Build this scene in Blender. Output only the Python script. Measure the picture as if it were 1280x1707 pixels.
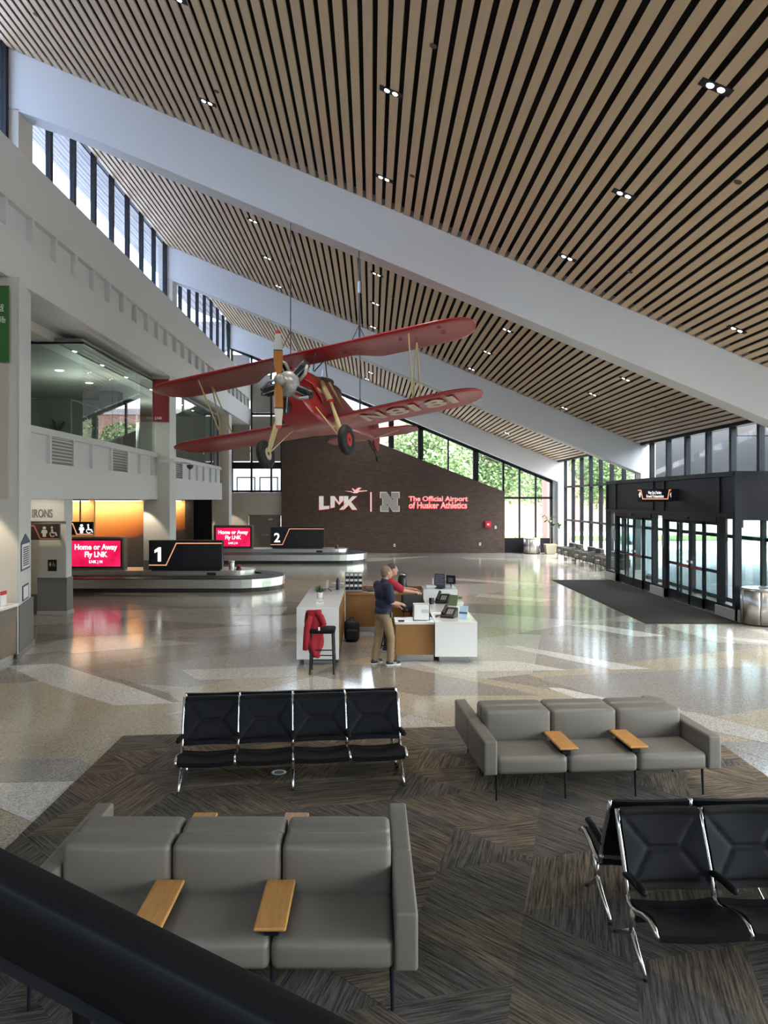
import bpy, bmesh, math, random
from mathutils import Vector, Matrix
for o in list(bpy.data.objects): bpy.data.objects.remove(o)
random.seed(7)
PI = math.pi
COL = bpy.context.scene.collection
# ------------------------------------------------------------------ camera
FPX, VU, VV, EYE = 1250.0, 620.0, 834.0, 3.0
cam_data = bpy.data.cameras.new('camera'); cam = bpy.data.objects.new('camera', cam_data); COL.objects.link(cam)
cam.location = (0, 0, EYE); cam.rotation_euler = (PI/2, 0, 0)
cam_data.sensor_fit = 'HORIZONTAL'; cam_data.sensor_width = 36; cam_data.lens = FPX/1280*36
cam_data.shift_x = (640-VU)/1280; cam_data.shift_y = -(853.5-VV)/1280
cam_data.clip_start = 0.05; cam_data.clip_end = 400
scene = bpy.context.scene; scene.camera = cam
# ------------------------------------------------------------------ sky, sun, exposure
scene.view_settings.view_transform = 'Standard'; scene.view_settings.look = 'None'
scene.view_settings.gamma = 1; scene.view_settings.use_curve_mapping = False
scene.view_settings.exposure = 0.58
world = bpy.data.worlds.new('sky'); scene.world = world; world.use_nodes = True
wn = world.node_tree; wn.nodes.clear()
wo = wn.nodes.new('ShaderNodeOutputWorld'); wb = wn.nodes.new('ShaderNodeBackground'); sky = wn.nodes.new('ShaderNodeTexSky')
sky.sky_type = 'NISHITA'; sky.sun_disc = False; sky.sun_elevation = math.radians(58); sky.sun_rotation = math.radians(100)
sky.air_density = 1.0; sky.dust_density = 3.5; sky.ozone_density = 1.0
hs = wn.nodes.new('ShaderNodeHueSaturation'); hs.inputs['Saturation'].default_value = 0.55
wn.links.new(sky.outputs[0], hs.inputs['Color']); wn.links.new(hs.outputs[0], wb.inputs[0])
wb.inputs[1].default_value = 1.7
wn.links.new(wb.outputs[0], wo.inputs[0])
sun_d = bpy.data.lights.new('sun', 'SUN'); sun_d.energy = 5.0; sun_d.angle = math.radians(2); sun_d.color = (1, .95, .86)
sun = bpy.data.objects.new('sun', sun_d); COL.objects.link(sun); sun.rotation_euler = (0, math.radians(24), math.radians(-25)); sun.location = (30, 20, 40)
scene.cycles.max_bounces = 10; scene.cycles.diffuse_bounces = 5; scene.cycles.glossy_bounces = 4
scene.cycles.transparent_max_bounces = 16; scene.cycles.transmission_bounces = 6
scene.cycles.caustics_reflective = False; scene.cycles.caustics_refractive = False
scene.cycles.sample_clamp_indirect = 6.0
scene.cycles.use_denoising = True

# ------------------------------------------------------------------ helpers
def U(u, v, y):                       # point seen at photo pixel (u,v) at distance y
    return Vector(((u-VU)*y/FPX, y, EYE-(v-VV)*y/FPX))
def FL(u, v):                         # floor point at a photo pixel
    y = FPX*EYE/(v-VV); return ((u-VU)*y/FPX, y)
MATS = {}
def mat(name, col, rough=.5, metal=0, spec=.5, var=0, vscale=8, bump=0, bscale=60, coat=0, emit=None, estr=0, stretch=None):
    m = bpy.data.materials.new(name); m.use_nodes = True; n = m.node_tree; b = n.nodes['Principled BSDF']
    b.inputs['Base Color'].default_value = (*col, 1); b.inputs['Roughness'].default_value = rough
    b.inputs['Metallic'].default_value = metal; b.inputs['Specular IOR Level'].default_value = spec
    if coat: b.inputs['Coat Weight'].default_value = coat; b.inputs['Coat Roughness'].default_value = .05
    if emit: b.inputs['Emission Color'].default_value = (*emit, 1); b.inputs['Emission Strength'].default_value = estr
    if var or bump:
        tc = n.nodes.new('ShaderNodeTexCoord'); mp = n.nodes.new('ShaderNodeMapping'); n.links.new(tc.outputs['Object'], mp.inputs[0])
        if stretch: mp.inputs['Scale'].default_value = stretch
    if var:
        t = n.nodes.new('ShaderNodeTexNoise'); t.inputs['Scale'].default_value = vscale; t.inputs['Detail'].default_value = 4
        n.links.new(mp.outputs[0], t.inputs['Vector'])
        mx = n.nodes.new('ShaderNodeMix'); mx.data_type = 'RGBA'; n.links.new(t.outputs[0], mx.inputs['Factor'])
        mx.inputs[6].default_value = tuple(max(0, c*(1-var)) for c in col)+(1,); mx.inputs[7].default_value = tuple(min(1, c*(1+var)) for c in col)+(1,)
        n.links.new(mx.outputs[2], b.inputs['Base Color'])
    if bump:
        t2 = n.nodes.new('ShaderNodeTexNoise'); t2.inputs['Scale'].default_value = bscale; n.links.new(mp.outputs[0], t2.inputs['Vector'])
        bp = n.nodes.new('ShaderNodeBump'); bp.inputs['Strength'].default_value = bump; bp.inputs['Distance'].default_value = .01
        n.links.new(t2.outputs[0], bp.inputs['Height']); n.links.new(bp.outputs[0], b.inputs['Normal'])
    MATS[name] = m; return m
def glassmat(name, tint=(.9, .96, .95), refl=.9, ior=1.5, rough=0.0):
    m = bpy.data.materials.new(name); m.use_nodes = True; n = m.node_tree; n.nodes.clear()
    o = n.nodes.new('ShaderNodeOutputMaterial'); t = n.nodes.new('ShaderNodeBsdfTransparent'); t.inputs[0].default_value = (*tint, 1)
    g = n.nodes.new('ShaderNodeBsdfGlossy'); g.inputs['Roughness'].default_value = rough; g.inputs[0].default_value = (refl, refl, refl, 1)
    f = n.nodes.new('ShaderNodeFresnel'); f.inputs[0].default_value = ior; x = n.nodes.new('ShaderNodeMixShader')
    ge = n.nodes.new('ShaderNodeNewGeometry'); mu = n.nodes.new('ShaderNodeMath'); mu.operation = 'SUBTRACT'; mu.use_clamp = True   # the far face of a pane adds no second mirror
    n.links.new(f.outputs[0], mu.inputs[0]); n.links.new(ge.outputs['Backfacing'], mu.inputs[1])
    n.links.new(mu.outputs[0], x.inputs[0]); n.links.new(t.outputs[0], x.inputs[1]); n.links.new(g.outputs[0], x.inputs[2]); n.links.new(x.outputs[0], o.inputs[0])
    MATS[name] = m; return m
def emat(name, col, s):
    m = bpy.data.materials.new(name); m.use_nodes = True; n = m.node_tree; n.nodes.clear()
    o = n.nodes.new('ShaderNodeOutputMaterial'); e = n.nodes.new('ShaderNodeEmission'); e.inputs[0].default_value = (*col, 1); e.inputs[1].default_value = s
    n.links.new(e.outputs[0], o.inputs[0]); MATS[name] = m; return m

class MB:
    def __init__(s): s.v = []; s.f = []
    def add(s, vs, fs):
        k = len(s.v); s.v += [tuple(p) for p in vs]; s.f += [[i+k for i in f] for f in fs]; return s
    def box(s, x0, x1, y0, y1, z0, z1):
        return s.add([(x0,y0,z0),(x1,y0,z0),(x1,y1,z0),(x0,y1,z0),(x0,y0,z1),(x1,y0,z1),(x1,y1,z1),(x0,y1,z1)],
                     [(0,3,2,1),(4,5,6,7),(0,1,5,4),(1,2,6,5),(2,3,7,6),(3,0,4,7)])
    def prism(s, poly, a, b, axis='z'):          # poly: 2-D outline; swept from a to b along axis
        n = len(poly)
        def P(p, t): return {'z': (p[0], p[1], t), 'y': (p[0], t, p[1]), 'x': (t, p[0], p[1])}[axis]
        vs = [P(p, a) for p in poly]+[P(p, b) for p in poly]
        fs = [list(range(n))[::-1], list(range(n, 2*n))]+[[i, (i+1) % n, n+(i+1) % n, n+i] for i in range(n)]
        return s.add(vs, fs)
    def hexa(s, a, b):                           # two quads (4 points each) joined
        vs = list(a)+list(b)
        return s.add(vs, [(3,2,1,0),(4,5,6,7),(0,1,5,4),(1,2,6,5),(2,3,7,6),(3,0,4,7)])
    def tube(s, pts, r, n=8, caps=True, flat=1.0):
        pts = [Vector(p) for p in pts]; rs = r if isinstance(r, (list, tuple)) else [r]*len(pts); rings = []
        up = None
        for i, p in enumerate(pts):
            d = (pts[min(i+1, len(pts)-1)]-pts[max(i-1, 0)]).normalized()
            if up is None: up = Vector((0,0,1)) if abs(d.z) < .9 else Vector((0,1,0))
            a = d.cross(up); a = a.normalized() if a.length > 1e-6 else Vector((1,0,0)); b = a.cross(d).normalized(); up = b
            rings.append([p+a*math.cos(2*PI*k/n)*rs[i]+b*math.sin(2*PI*k/n)*rs[i]*flat for k in range(n)])
        vs = [q for ring in rings for q in ring]; fs = []
        for i in range(len(pts)-1):
            for k in range(n): fs.append((i*n+k, i*n+(k+1) % n, (i+1)*n+(k+1) % n, (i+1)*n+k))
        if caps: fs += [list(range(n))[::-1], list(range((len(pts)-1)*n, len(pts)*n))]
        return s.add(vs, fs)
    def bar(s, p0, p1, w, t, up=(0,0,1)):        # rectangular bar, width w sideways, t along up
        p0, p1 = Vector(p0), Vector(p1); d = (p1-p0).normalized(); a = d.cross(Vector(up)).normalized(); b = a.cross(d)
        q = lambda p: [p-a*w/2-b*t/2, p+a*w/2-b*t/2, p+a*w/2+b*t/2, p-a*w/2+b*t/2]
        return s.hexa(q(p0), q(p1))
    def lathe(s, prof, n=24, c=(0,0,0), sx=1, sy=1):
        vs = []; fs = []
        for r, z in prof:
            for k in range(n): vs.append((c[0]+sx*r*math.cos(2*PI*k/n), c[1]+sy*r*math.sin(2*PI*k/n), c[2]+z))
        m = len(prof)
        for i in range(m-1):
            for k in range(n): fs.append((i*n+k, i*n+(k+1) % n, (i+1)*n+(k+1) % n, (i+1)*n+k))
        fs += [list(range(n))[::-1], list(range((m-1)*n, m*n))]
        return s.add(vs, fs)
    def ball(s, c, r, n=12, m=8):
        c = Vector(c); r = r if isinstance(r, (tuple, list)) else (r, r, r)
        prof = [(max(1e-4, math.sin(PI*i/m)), -math.cos(PI*i/m)) for i in range(m+1)]
        k = len(s.v); s.lathe(prof, n)
        for i in range(k, len(s.v)):
            p = s.v[i]; s.v[i] = (c.x+p[0]*r[0], c.y+p[1]*r[1], c.z+p[2]*r[2])
        return s
    def grid(s, rows):                           # rows of equal length -> surface
        n = len(rows[0]); vs = [p for r in rows for p in r]
        return s.add(vs, [(i*n+k, i*n+k+1, (i+1)*n+k+1, (i+1)*n+k) for i in range(len(rows)-1) for k in range(n-1)])
    def build(s, name, m, parent=None, smooth=False, bevel=0, seg=2, subsurf=0, loc=None, solid=0):
        me = bpy.data.meshes.new(name); me.from_pydata(s.v, [], s.f); me.validate()
        if isinstance(m, str): m = MATS[m]
        me.materials.append(m)
        bm = bmesh.new(); bm.from_mesh(me); bmesh.ops.recalc_face_normals(bm, faces=bm.faces); bm.to_mesh(me); bm.free()
        if smooth: me.polygons.foreach_set('use_smooth', [True]*len(me.polygons))
        o = bpy.data.objects.new(name, me); COL.objects.link(o)
        if parent: o.parent = parent
        if loc is not None: o.location = loc
        if solid: md = o.modifiers.new('solid', 'SOLIDIFY'); md.thickness = solid; md.offset = 0
        if bevel:
            md = o.modifiers.new('bevel', 'BEVEL'); md.width = bevel; md.segments = seg; md.limit_method = 'ANGLE'; md.angle_limit = math.radians(40)
            me.polygons.foreach_set('use_smooth', [True]*len(me.polygons))
            wd = o.modifiers.new('normals', 'WEIGHTED_NORMAL'); wd.keep_sharp = True
        if subsurf: md = o.modifiers.new('sub', 'SUBSURF'); md.levels = md.render_levels = subsurf
        return o
def box(name, m, parent, *b, bevel=0, **k): return MB().box(*b).build(name, m, parent, bevel=bevel, **k)
def empty(name, loc=(0,0,0), rz=0, parent=None):
    o = bpy.data.objects.new(name, None); COL.objects.link(o); o.location = loc; o.rotation_euler = (0, 0, rz); o.empty_display_size = .1
    if parent: o.parent = parent
    return o
def tag(o, label, cat, group=None, kind=None):
    o['label'] = label; o['category'] = cat
    if group: o['group'] = group
    if kind: o['kind'] = kind
    return o
def struct(o, label, cat): o['kind'] = 'structure'; o['label'] = label; o['category'] = cat; return o
def inst(name, src, parent, loc=(0,0,0), rot=(0,0,0), scale=(1,1,1)):   # same mesh again
    o = src.copy(); o.name = name; COL.objects.link(o); o.parent = parent; o.location = loc; o.rotation_euler = rot; o.scale = scale; return o
def copy_tree(o, parent=None):
    c = o.copy(); COL.objects.link(c); c.parent = parent
    for ch in [x for x in bpy.data.objects if x.parent == o]: copy_tree(ch, c)
    return c
def text(body, size, m, parent=None, name='lettering', depth=.004, loc=(0,0,0), rot=(PI/2,0,0), offset=0, width=None, align='LEFT', spacing=1, line=1, shear=0, height=None):
    cu = bpy.data.curves.new(name, 'FONT'); cu.body = body; cu.size = size; cu.extrude = depth; cu.offset = offset
    cu.align_x = align; cu.space_character = spacing; cu.space_line = line; cu.shear = shear; cu.resolution_u = 3
    t = bpy.data.objects.new('tmp', cu); COL.objects.link(t); dg = bpy.context.evaluated_depsgraph_get()
    me = bpy.data.meshes.new_from_object(t.evaluated_get(dg)); bpy.data.objects.remove(t); bpy.data.curves.remove(cu)
    xs = [v.co.x for v in me.vertices]; ys = [v.co.y for v in me.vertices]
    kx = width/(max(xs)-min(xs)) if width else 1; ky = height/(max(ys)-min(ys)) if height else (kx if width else 1)
    for v in me.vertices: v.co.x *= kx; v.co.y *= ky
    me.materials.clear(); me.materials.append(MATS[m] if isinstance(m, str) else m)
    o = bpy.data.objects.new(name, me); COL.objects.link(o); o.parent = parent; o.location = loc; o.rotation_euler = rot; return o

# ------------------------------------------------------------------ materials
mat('white_paint', (.62,.635,.65), .55, var=.02, vscale=1.5)
mat('cream_paint', (.58,.55,.49), .6, var=.03, vscale=1.2)
mat('beige_panel', (.50,.44,.37), .55, var=.03, vscale=1)
mat('grey_wainscot', (.17,.165,.16), .45, var=.05)
mat('black_void', (.008,.008,.009), .9)
mat('black_frame', (.009,.011,.016), .45, spec=.3)
mat('bronze_panel', (.012,.012,.017), .5, spec=.25)
mat('steel', (.60,.58,.54), .33, metal=1, var=.08, vscale=3, stretch=(1,1,12))
mat('steel_plain', (.56,.55,.53), .28, metal=1)
mat('chrome', (.74,.73,.71), .26, metal=1)
mat('dark_rubber', (.02,.02,.021), .5)
mat('stone_base', (.42,.40,.36), .4, var=.1, vscale=30)
mat('white_counter', (.75,.75,.73), .16, coat=.4)
mat('desk_wood', (.33,.16,.05), .4, var=.18, vscale=5, stretch=(1,1,.1))
mat('oak', (.55,.27,.075), .42, var=.3, vscale=14, stretch=(3,.35,3))
mat('oak_pink', (.52,.28,.15), .42, var=.3, vscale=14, stretch=(3,.35,3))
mat('grey_leather', (.19,.168,.14), .45, var=.04, vscale=3, bump=.05, bscale=250)
mat('black_leather', (.007,.007,.008), .55, spec=.14, bump=.05, bscale=200)
mat('black_rail', (.008,.008,.009), .55, spec=.25)
mat('black_plastic', (.012,.012,.014), .35)
mat('grey_door', (.16,.145,.12), .5)
mat('shade_cloth', (.36,.34,.31), .8, var=.03)
mat('paper', (.8,.8,.8), .6)
mat('leaf', (.05,.12,.025), .5, var=.4, vscale=3)
mat('leaf_light', (.17,.25,.10), .6, var=.4, vscale=1.2)
mat('bark', (.10,.075,.05), .9, var=.3)
mat('pot_tan', (.48,.43,.30), .5, var=.05)
mat('green_banner', (.028,.13,.018), .6, var=.1, vscale=2)
mat('red_banner', (.21,.010,.016), .6)
mat('pane_far', (.25,.3,.36), .1)
glassmat('glass', (.93,.97,.965))
glassmat('glass_tint', (.62,.72,.72), ior=1.65)
glassmat('glass_blue', (.76,.81,.90), ior=1.6)
glassmat('glass_clear', (.97,.98,.98))
emat('lamp', (1,.93,.82), 14)
emat('lamp_cool', (.93,.97,1), 6)
mat('orange_line', (.75,.28,.12), .5, emit=(1,.45,.25), estr=.5)
mat('sign_white', (.85,.86,.86), .5, emit=(1,1,1), estr=.7)
# ================================================================== structure
YF, YB, XL, XR = 43.0, -6.0, -16.0, 10.6
ROOF = lambda x: 13.05-.421*(x+8.1)
XC = -8.1
# ---- floor: terrazzo panels
def terr(name, col, rough=.13):
    m = mat(name, col, rough, spec=.55, var=.0); n = m.node_tree; b = n.nodes['Principled BSDF']
    tc = n.nodes.new('ShaderNodeTexCoord'); v = n.nodes.new('ShaderNodeTexVoronoi'); v.inputs['Scale'].default_value = 75
    n.links.new(tc.outputs['Object'], v.inputs['Vector'])
    t = n.nodes.new('ShaderNodeTexNoise'); t.inputs['Scale'].default_value = .5; n.links.new(tc.outputs['Object'], t.inputs['Vector'])
    r = n.nodes.new('ShaderNodeValToRGB'); n.links.new(v.outputs['Color'], r.inputs[0])
    r.color_ramp.elements[0].position = .15; r.color_ramp.elements[0].color = tuple(c*.62 for c in col)+(1,)
    r.color_ramp.elements[1].position = .75; r.color_ramp.elements[1].color = tuple(min(1, c*1.25) for c in col)+(1,)
    n.links.new(r.outputs[0], b.inputs['Base Color'])
    rm = n.nodes.new('ShaderNodeMapRange'); rm.inputs[3].default_value = rough*.75; rm.inputs[4].default_value = rough*1.3
    n.links.new(t.outputs[0], rm.inputs[0]); n.links.new(rm.outputs[0], b.inputs['Roughness'])
    return m
TER = [terr('terrazzo_tan', (.36,.31,.235)), terr('terrazzo_grey', (.28,.262,.24)), terr('terrazzo_brown', (.24,.215,.185)),
       terr('terrazzo_light', (.41,.385,.345)), terr('terrazzo_white', (.54,.525,.485))]
mat('divider', (.30,.28,.24), .4)
floor = struct(box('floor', 'divider', None, XL, XR, YB, YF, -.3, -.002), 'polished terrazzo floor of angular tan, grey and white panels', 'floor')
def clip(poly, p, n):                 # keep the side where (q-p).n >= 0
    out = []
    for i in range(len(poly)):
        a, b = poly[i], poly[(i+1) % len(poly)]
        da = (a[0]-p[0])*n[0]+(a[1]-p[1])*n[1]; db = (b[0]-p[0])*n[0]+(b[1]-p[1])*n[1]
        if da >= 0: out.append(a)
        if (da >= 0) != (db >= 0):
            t = da/(da-db); out.append((a[0]+t*(b[0]-a[0]), a[1]+t*(b[1]-a[1])))
    return out
def area(p): return abs(sum(p[i][0]*p[(i+1) % len(p)][1]-p[(i+1) % len(p)][0]*p[i][1] for i in range(len(p))))/2
def inset(poly, d):
    c = (sum(p[0] for p in poly)/len(poly), sum(p[1] for p in poly)/len(poly)); q = poly
    for i in range(len(poly)):
        a, b = poly[i], poly[(i+1) % len(poly)]; L = math.hypot(b[0]-a[0], b[1]-a[1])
        if L < 1e-6: continue
        n = (-(b[1]-a[1])/L, (b[0]-a[0])/L)
        if (c[0]-a[0])*n[0]+(c[1]-a[1])*n[1] < 0: n = (-n[0], -n[1])
        q = clip(q, (a[0]+n[0]*d, a[1]+n[1]*d), n)
        if len(q) < 3: return []
    return q
rf = random.Random(21)
cells = []
def split(poly, depth):
    A = area(poly); cy = sum(p[1] for p in poly)/len(poly)
    if A < 9+.25*max(0, cy-8) or depth > 9: cells.append(poly); return
    c = (sum(p[0] for p in poly)/len(poly)+rf.uniform(-.8,.8), cy+rf.uniform(-.8,.8))
    xs = [p[0] for p in poly]; ys = [p[1] for p in poly]; wide = (max(xs)-min(xs)) > 1.4*(max(ys)-min(ys))
    a = math.radians(rf.choice([62, 75, 118, 100, 50] if wide else [12, -14, 24, -28, 4, 38]))
    n = (-math.sin(a), math.cos(a))
    for s in (1, -1):
        q = clip(poly, c, (n[0]*s, n[1]*s))
        if len(q) > 2: split(q, depth+1)
split([(XL,YB),(XR,YB),(XR,YF),(XL,YF)], 0)
def panel(poly, m, z0, z1):
    q = inset(poly, .004)
    if len(q) < 3 or area(q) < .02: return
    o = MB().prism(q, z0, z1).build('terrazzo_panel', m, floor)
for p in cells: panel(p, TER[rf.choices([0,1,2,3,4], [5,5,3,4,.7])[0]], -.002, 0)
traced = [  # outlines read on the floor: (material, photo points)
 (4, [(10,1110),(95,1106),(300,1172),(190,1176),(70,1137)]), (4, [(0,1305),(125,1302),(57,1372),(-40,1330)]),
 (1, [(-60,1268),(130,1264),(155,1277),(132,1302),(-60,1305)]), (0, [(-40,1333),(57,1372),(20,1410),(-60,1440)]),
 (0, [(-60,1140),(70,1138),(190,1177),(300,1226),(205,1228),(155,1276),(130,1263),(-60,1267)]),
 (2, [(208,1134),(268,1146),(300,1170),(290,1172),(120,1108)]), (3, [(300,1117),(495,1110),(495,1128),(330,1134)]),
 (4, [(837,1077),(865,1077),(1085,1115),(1020,1116)]), (4, [(690,1103),(860,1102),(945,1117),(740,1120)]),
 (0, [(560,1118),(740,1121),(900,1146),(1015,1166),(760,1212),(560,1160)]), (2, [(560,1108),(650,1108),(860,1150),(900,1160),(700,1160),(520,1125)]),
 (4, [(910,1146),(935,1147),(1020,1166),(965,1166)]), (4, [(940,1041),(1000,1042),(1110,1060),(1060,1061)]),
 (4, [(1180,1059),(1280,1068),(1340,1078),(1230,1068)]), (4, [(730,965),(760,964),(915,974),(880,976)]), (4, [(800,990),(925,1000),(900,1003),(790,994)]),
 (3, [(1015,1167),(1170,1190),(1280,1220),(1280,1240),(1100,1200)]), (3, [(180,1018),(480,1012),(470,1024),(200,1030)]),
 (1, [(60,1042),(230,1034),(420,1042),(180,1060),(60,1056)]), (3, [(60,1075),(240,1064),(330,1072),(120,1090)]),
]
for k, (mi, px) in enumerate(traced): panel([FL(*p) for p in px], TER[mi], 0, .0006+.0002*k)
# ---- carpets
def carpetmat(name, ang, a, b):
    m = mat(name, a, .95, spec=.1); n = m.node_tree; bs = n.nodes['Principled BSDF']
    tc = n.nodes.new('ShaderNodeTexCoord'); mp = n.nodes.new('ShaderNodeMapping'); n.links.new(tc.outputs['Object'], mp.inputs[0])
    mp.vector_type = 'TEXTURE'; mp.inputs['Rotation'].default_value = (0, 0, ang); mp.inputs['Scale'].default_value = (7, .30, 1)
    t = n.nodes.new('ShaderNodeTexNoise'); t.inputs['Scale'].default_value = 20; t.inputs['Detail'].default_value = 5; t.inputs['Roughness'].default_value = .75
    n.links.new(mp.outputs[0], t.inputs['Vector'])
    r = n.nodes.new('ShaderNodeValToRGB'); n.links.new(t.outputs[0], r.inputs[0]); e = r.color_ramp.elements
    e[0].position = .30; e[0].color = (.018,.016,.015,1); e[1].position = .70; e[1].color = (*b, 1)
    q = e.new(.45); q.color = (*a, 1); q = e.new(.55); q.color = tuple(.5*(x+y) for x, y in zip(a, b))+(1,)
    big = n.nodes.new('ShaderNodeTexNoise'); big.inputs['Scale'].default_value = .9; n.links.new(tc.outputs['Object'], big.inputs['Vector'])
    mx = n.nodes.new('ShaderNodeMix'); mx.data_type = 'RGBA'; mx.blend_type = 'MULTIPLY'; mx.inputs['Factor'].default_value = .6
    n.links.new(r.outputs[0], mx.inputs[6]); n.links.new(big.outputs['Color'], mx.inputs[7])
    mx.inputs['Factor'].default_value = .0
    n.links.new(mx.outputs[2], bs.inputs['Base Color'])
    return m
CM = [carpetmat('carpet_%s_%d' % (t, k), math.radians(14+60*k), *c) for k in range(3)
      for t, c in (('brown', ((.085,.069,.054), (.27,.208,.145))), ('slate', ((.068,.060,.053), (.19,.17,.147))))]
CP = [(-3.16,9.52),(4.28,10.2),(4.28,-3),(-3.1,-3)][::-1]
carpet = tag(MB().prism(CP, 0, .006).build('lounge_carpet', 'dark_rubber'), 'brown and slate lounge carpet of striped angular tiles under the sofas', 'carpet')
S = .84; H = S*math.sqrt(3)/2; rc = random.Random(4)
def crot(p, a=math.radians(14)): return (p[0]*math.cos(a)-p[1]*math.sin(a)+.3, p[0]*math.sin(a)+p[1]*math.cos(a))
for j in range(-8, 17):
    for i in range(-10, 16):
        for up in (0, 1):
            x0 = i*S+(j % 2)*S/2; y0 = j*H
            tri = [(x0, y0), (x0+S, y0), (x0+S/2, y0+H)] if up else [(x0+S/2, y0+H), (x0+S, y0), (x0+1.5*S, y0+H)]
            q = [crot(p) for p in tri]
            for k in range(4):
                a, b = CP[k], CP[(k+1) % 4]; n = (-(b[1]-a[1]), b[0]-a[0])
                c0 = (.5, 5); 
                if (c0[0]-a[0])*n[0]+(c0[1]-a[1])*n[1] < 0: n = (-n[0], -n[1])
                q = clip(q, a, n)
                if len(q) < 3: break
            if len(q) < 3 or area(q) < .01: continue
            if max(p[1] for p in q) < 2.0: continue
            MB().prism(q, .006, .012+rc.uniform(0, .0015)).build('carpet_tile', CM[rc.randrange(3)*2+(rc.random() < .45)], carpet)
mat('walkoff', (.035,.033,.032), .95, spec=.1, var=.3, vscale=120)
mt = tag(MB().prism([(6.66,18.2),(9.0,18.2),(9.0,28.2),(6.75,28.2)], 0, .012).build('entrance_mat', 'walkoff'), 'long charcoal walk-off mat in front of the black entrance doors', 'mat')

# ---- ceiling: black deck and oak slats in three bays between white beams
BY = [3.65, 16.65, 29.5, 42.6]; BT = .6
def slatmat():
    m = mat('slat_oak', (.53,.39,.255), .5, spec=.4, var=.12, vscale=3, stretch=(6,.5,6)); return m
slatmat()
dk = MB().prism([(XC-.1, ROOF(XC-.1)+.16), (XR+.1, ROOF(XR+.1)+.16), (XR+.1, ROOF(XR+.1)+.5), (XC-.1, ROOF(XC-.1)+.5)], YB, YF+.4, 'y')
ceiling = struct(dk.build('ceiling', 'black_void'), 'sloping ceiling of warm oak slats over a black deck', 'ceiling')
PITCH = .2088; SW = .142; sl = math.atan(.421)
ns = int((XR-XC)/PITCH)
for b in range(3):
    ya, yb = BY[b]+BT, BY[b+1]
    src = None
    for i in range(ns+1):
        xc = XC+.1+i*PITCH
        if xc+SW/2 > XR: break
        if src is None:
            mb = MB().box(-SW/2/math.cos(sl)*math.cos(sl), SW/2, ya, yb, 0, .028); src = mb.build('ceiling_slat', 'slat_oak', ceiling)
            o = src
        else: o = inst('ceiling_slat', src, ceiling)
        o.location = (xc, 0, ROOF(xc)); o.rotation_euler = (0, sl, 0)
# roof weather slab outside and eave soffit beyond the clerestory
rs = MB().prism([(-10.6, ROOF(-10.6)+.6), (XR+.3, ROOF(XR+.3)+.6), (XR+.3, ROOF(XR+.3)+.8), (-10.6, ROOF(-10.6)+.8)], YB-1, YF+1, 'y')
struct(rs.build('trim_1', 'white_paint'), 'roof slab above the slatted ceiling', 'roof')
mat('eave_board', (.36,.36,.37), .8, var=.25, vscale=1.5, stretch=(4,.3,4))
ev = empty('eave_soffit', (0,0,0)); struct(ev, 'grey boarded eave soffit seen through the clerestory windows', 'soffit')
e0 = None
for i in range(10):
    xb = -8.35-.215*i
    o = MB().box(-.104, .104, 2, YF, 0, .04).build('soffit_board', 'eave_board', ev) if e0 is None else inst('soffit_board', e0, ev)
    e0 = e0 or o; o.location = (xb, 0, ROOF(xb)-.02); o.rotation_euler = (0, sl, 0)
# beams
for b, yb in enumerate(BY):
    x1 = XR if b in (0, 3) else XR
    poly = [(XC+.02, ROOF(XC)+.3), (x1-.02, ROOF(x1)+.3), (x1-.02, ROOF(x1)-1.13), (XC+1.2, ROOF(XC+1.2)-1.24), (XC+.02, ROOF(XC)-1.23-.1)]
    o = MB().prism(poly, yb, yb+BT, 'y').build('ceiling_beam', 'white_paint', bevel=.015)
    struct(o, ['white sloping roof beam above the viewer', 'large white sloping roof beam nearest in view above the biplane', 'second white sloping roof beam behind the biplane',
               'white sloping roof beam above the far wall windows'][b], 'beam')
    # pier at the low end, down to the floor
    if b: struct(MB().box(XR-.02, XR+.55, yb, yb+BT, 0, ROOF(XR)+.3).build('wall_pier', 'white_paint'),
           ['', 'white pier at the low end of the nearest roof beam', 'white pier rising behind the black vestibule', 'white corner pier beside the far windows'][b], 'pier')
# ---- left clerestory
def mullioned(name, label, ys, x0, x1, z0, z1, glass='glass', sill=True, fr=.12, deep=.35):
    w = struct(empty(name, (0, 0, 0)), label, 'window')
    m0 = None
    for y in ys:
        zt = z1
        MB().box(x0, x0+deep, y-fr/2, y+fr/2, z0, zt).build('mullion', 'black_frame', w)
    for a, b in zip(ys[:-1], ys[1:]):
        MB().box(x0+deep*.4, x0+deep*.4+.012, a+fr/2, b-fr/2, z0, zt).build('pane', glass, w)
    return w
zs = ROOF(XC)+.1
for b in range(3):
    a = BY[b]+BT+.1; e = BY[b+1]
    ys = [a+.05+(e-a-.1)*i/8 for i in range(9)]
    mullioned('window_%d' % (b+1), ['clerestory windows at the upper left edge of the view', 'tall clerestory windows left of the nearest white beam', 'far clerestory windows left of the second white beam'][b],
              ys, XC-.1, 0, 9.9, zs, glass='glass_blue', fr=.15, deep=.13)
    if b: 
        struct(MB().box(XC-.3, XC+.25, BY[b]-.0, BY[b]+BT+.1, 9.8, ROOF(XC)-1.36).box(XC-.3, XC+.015, BY[b]-.02, BY[b]+BT+.1, ROOF(XC)-1.36, ROOF(XC)+.12).build('wall_pier', 'cream_paint'),
           ['', 'cream pier under the upper end of the nearest beam', 'cream pier under the upper end of the second beam'][b], 'pier')
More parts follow.
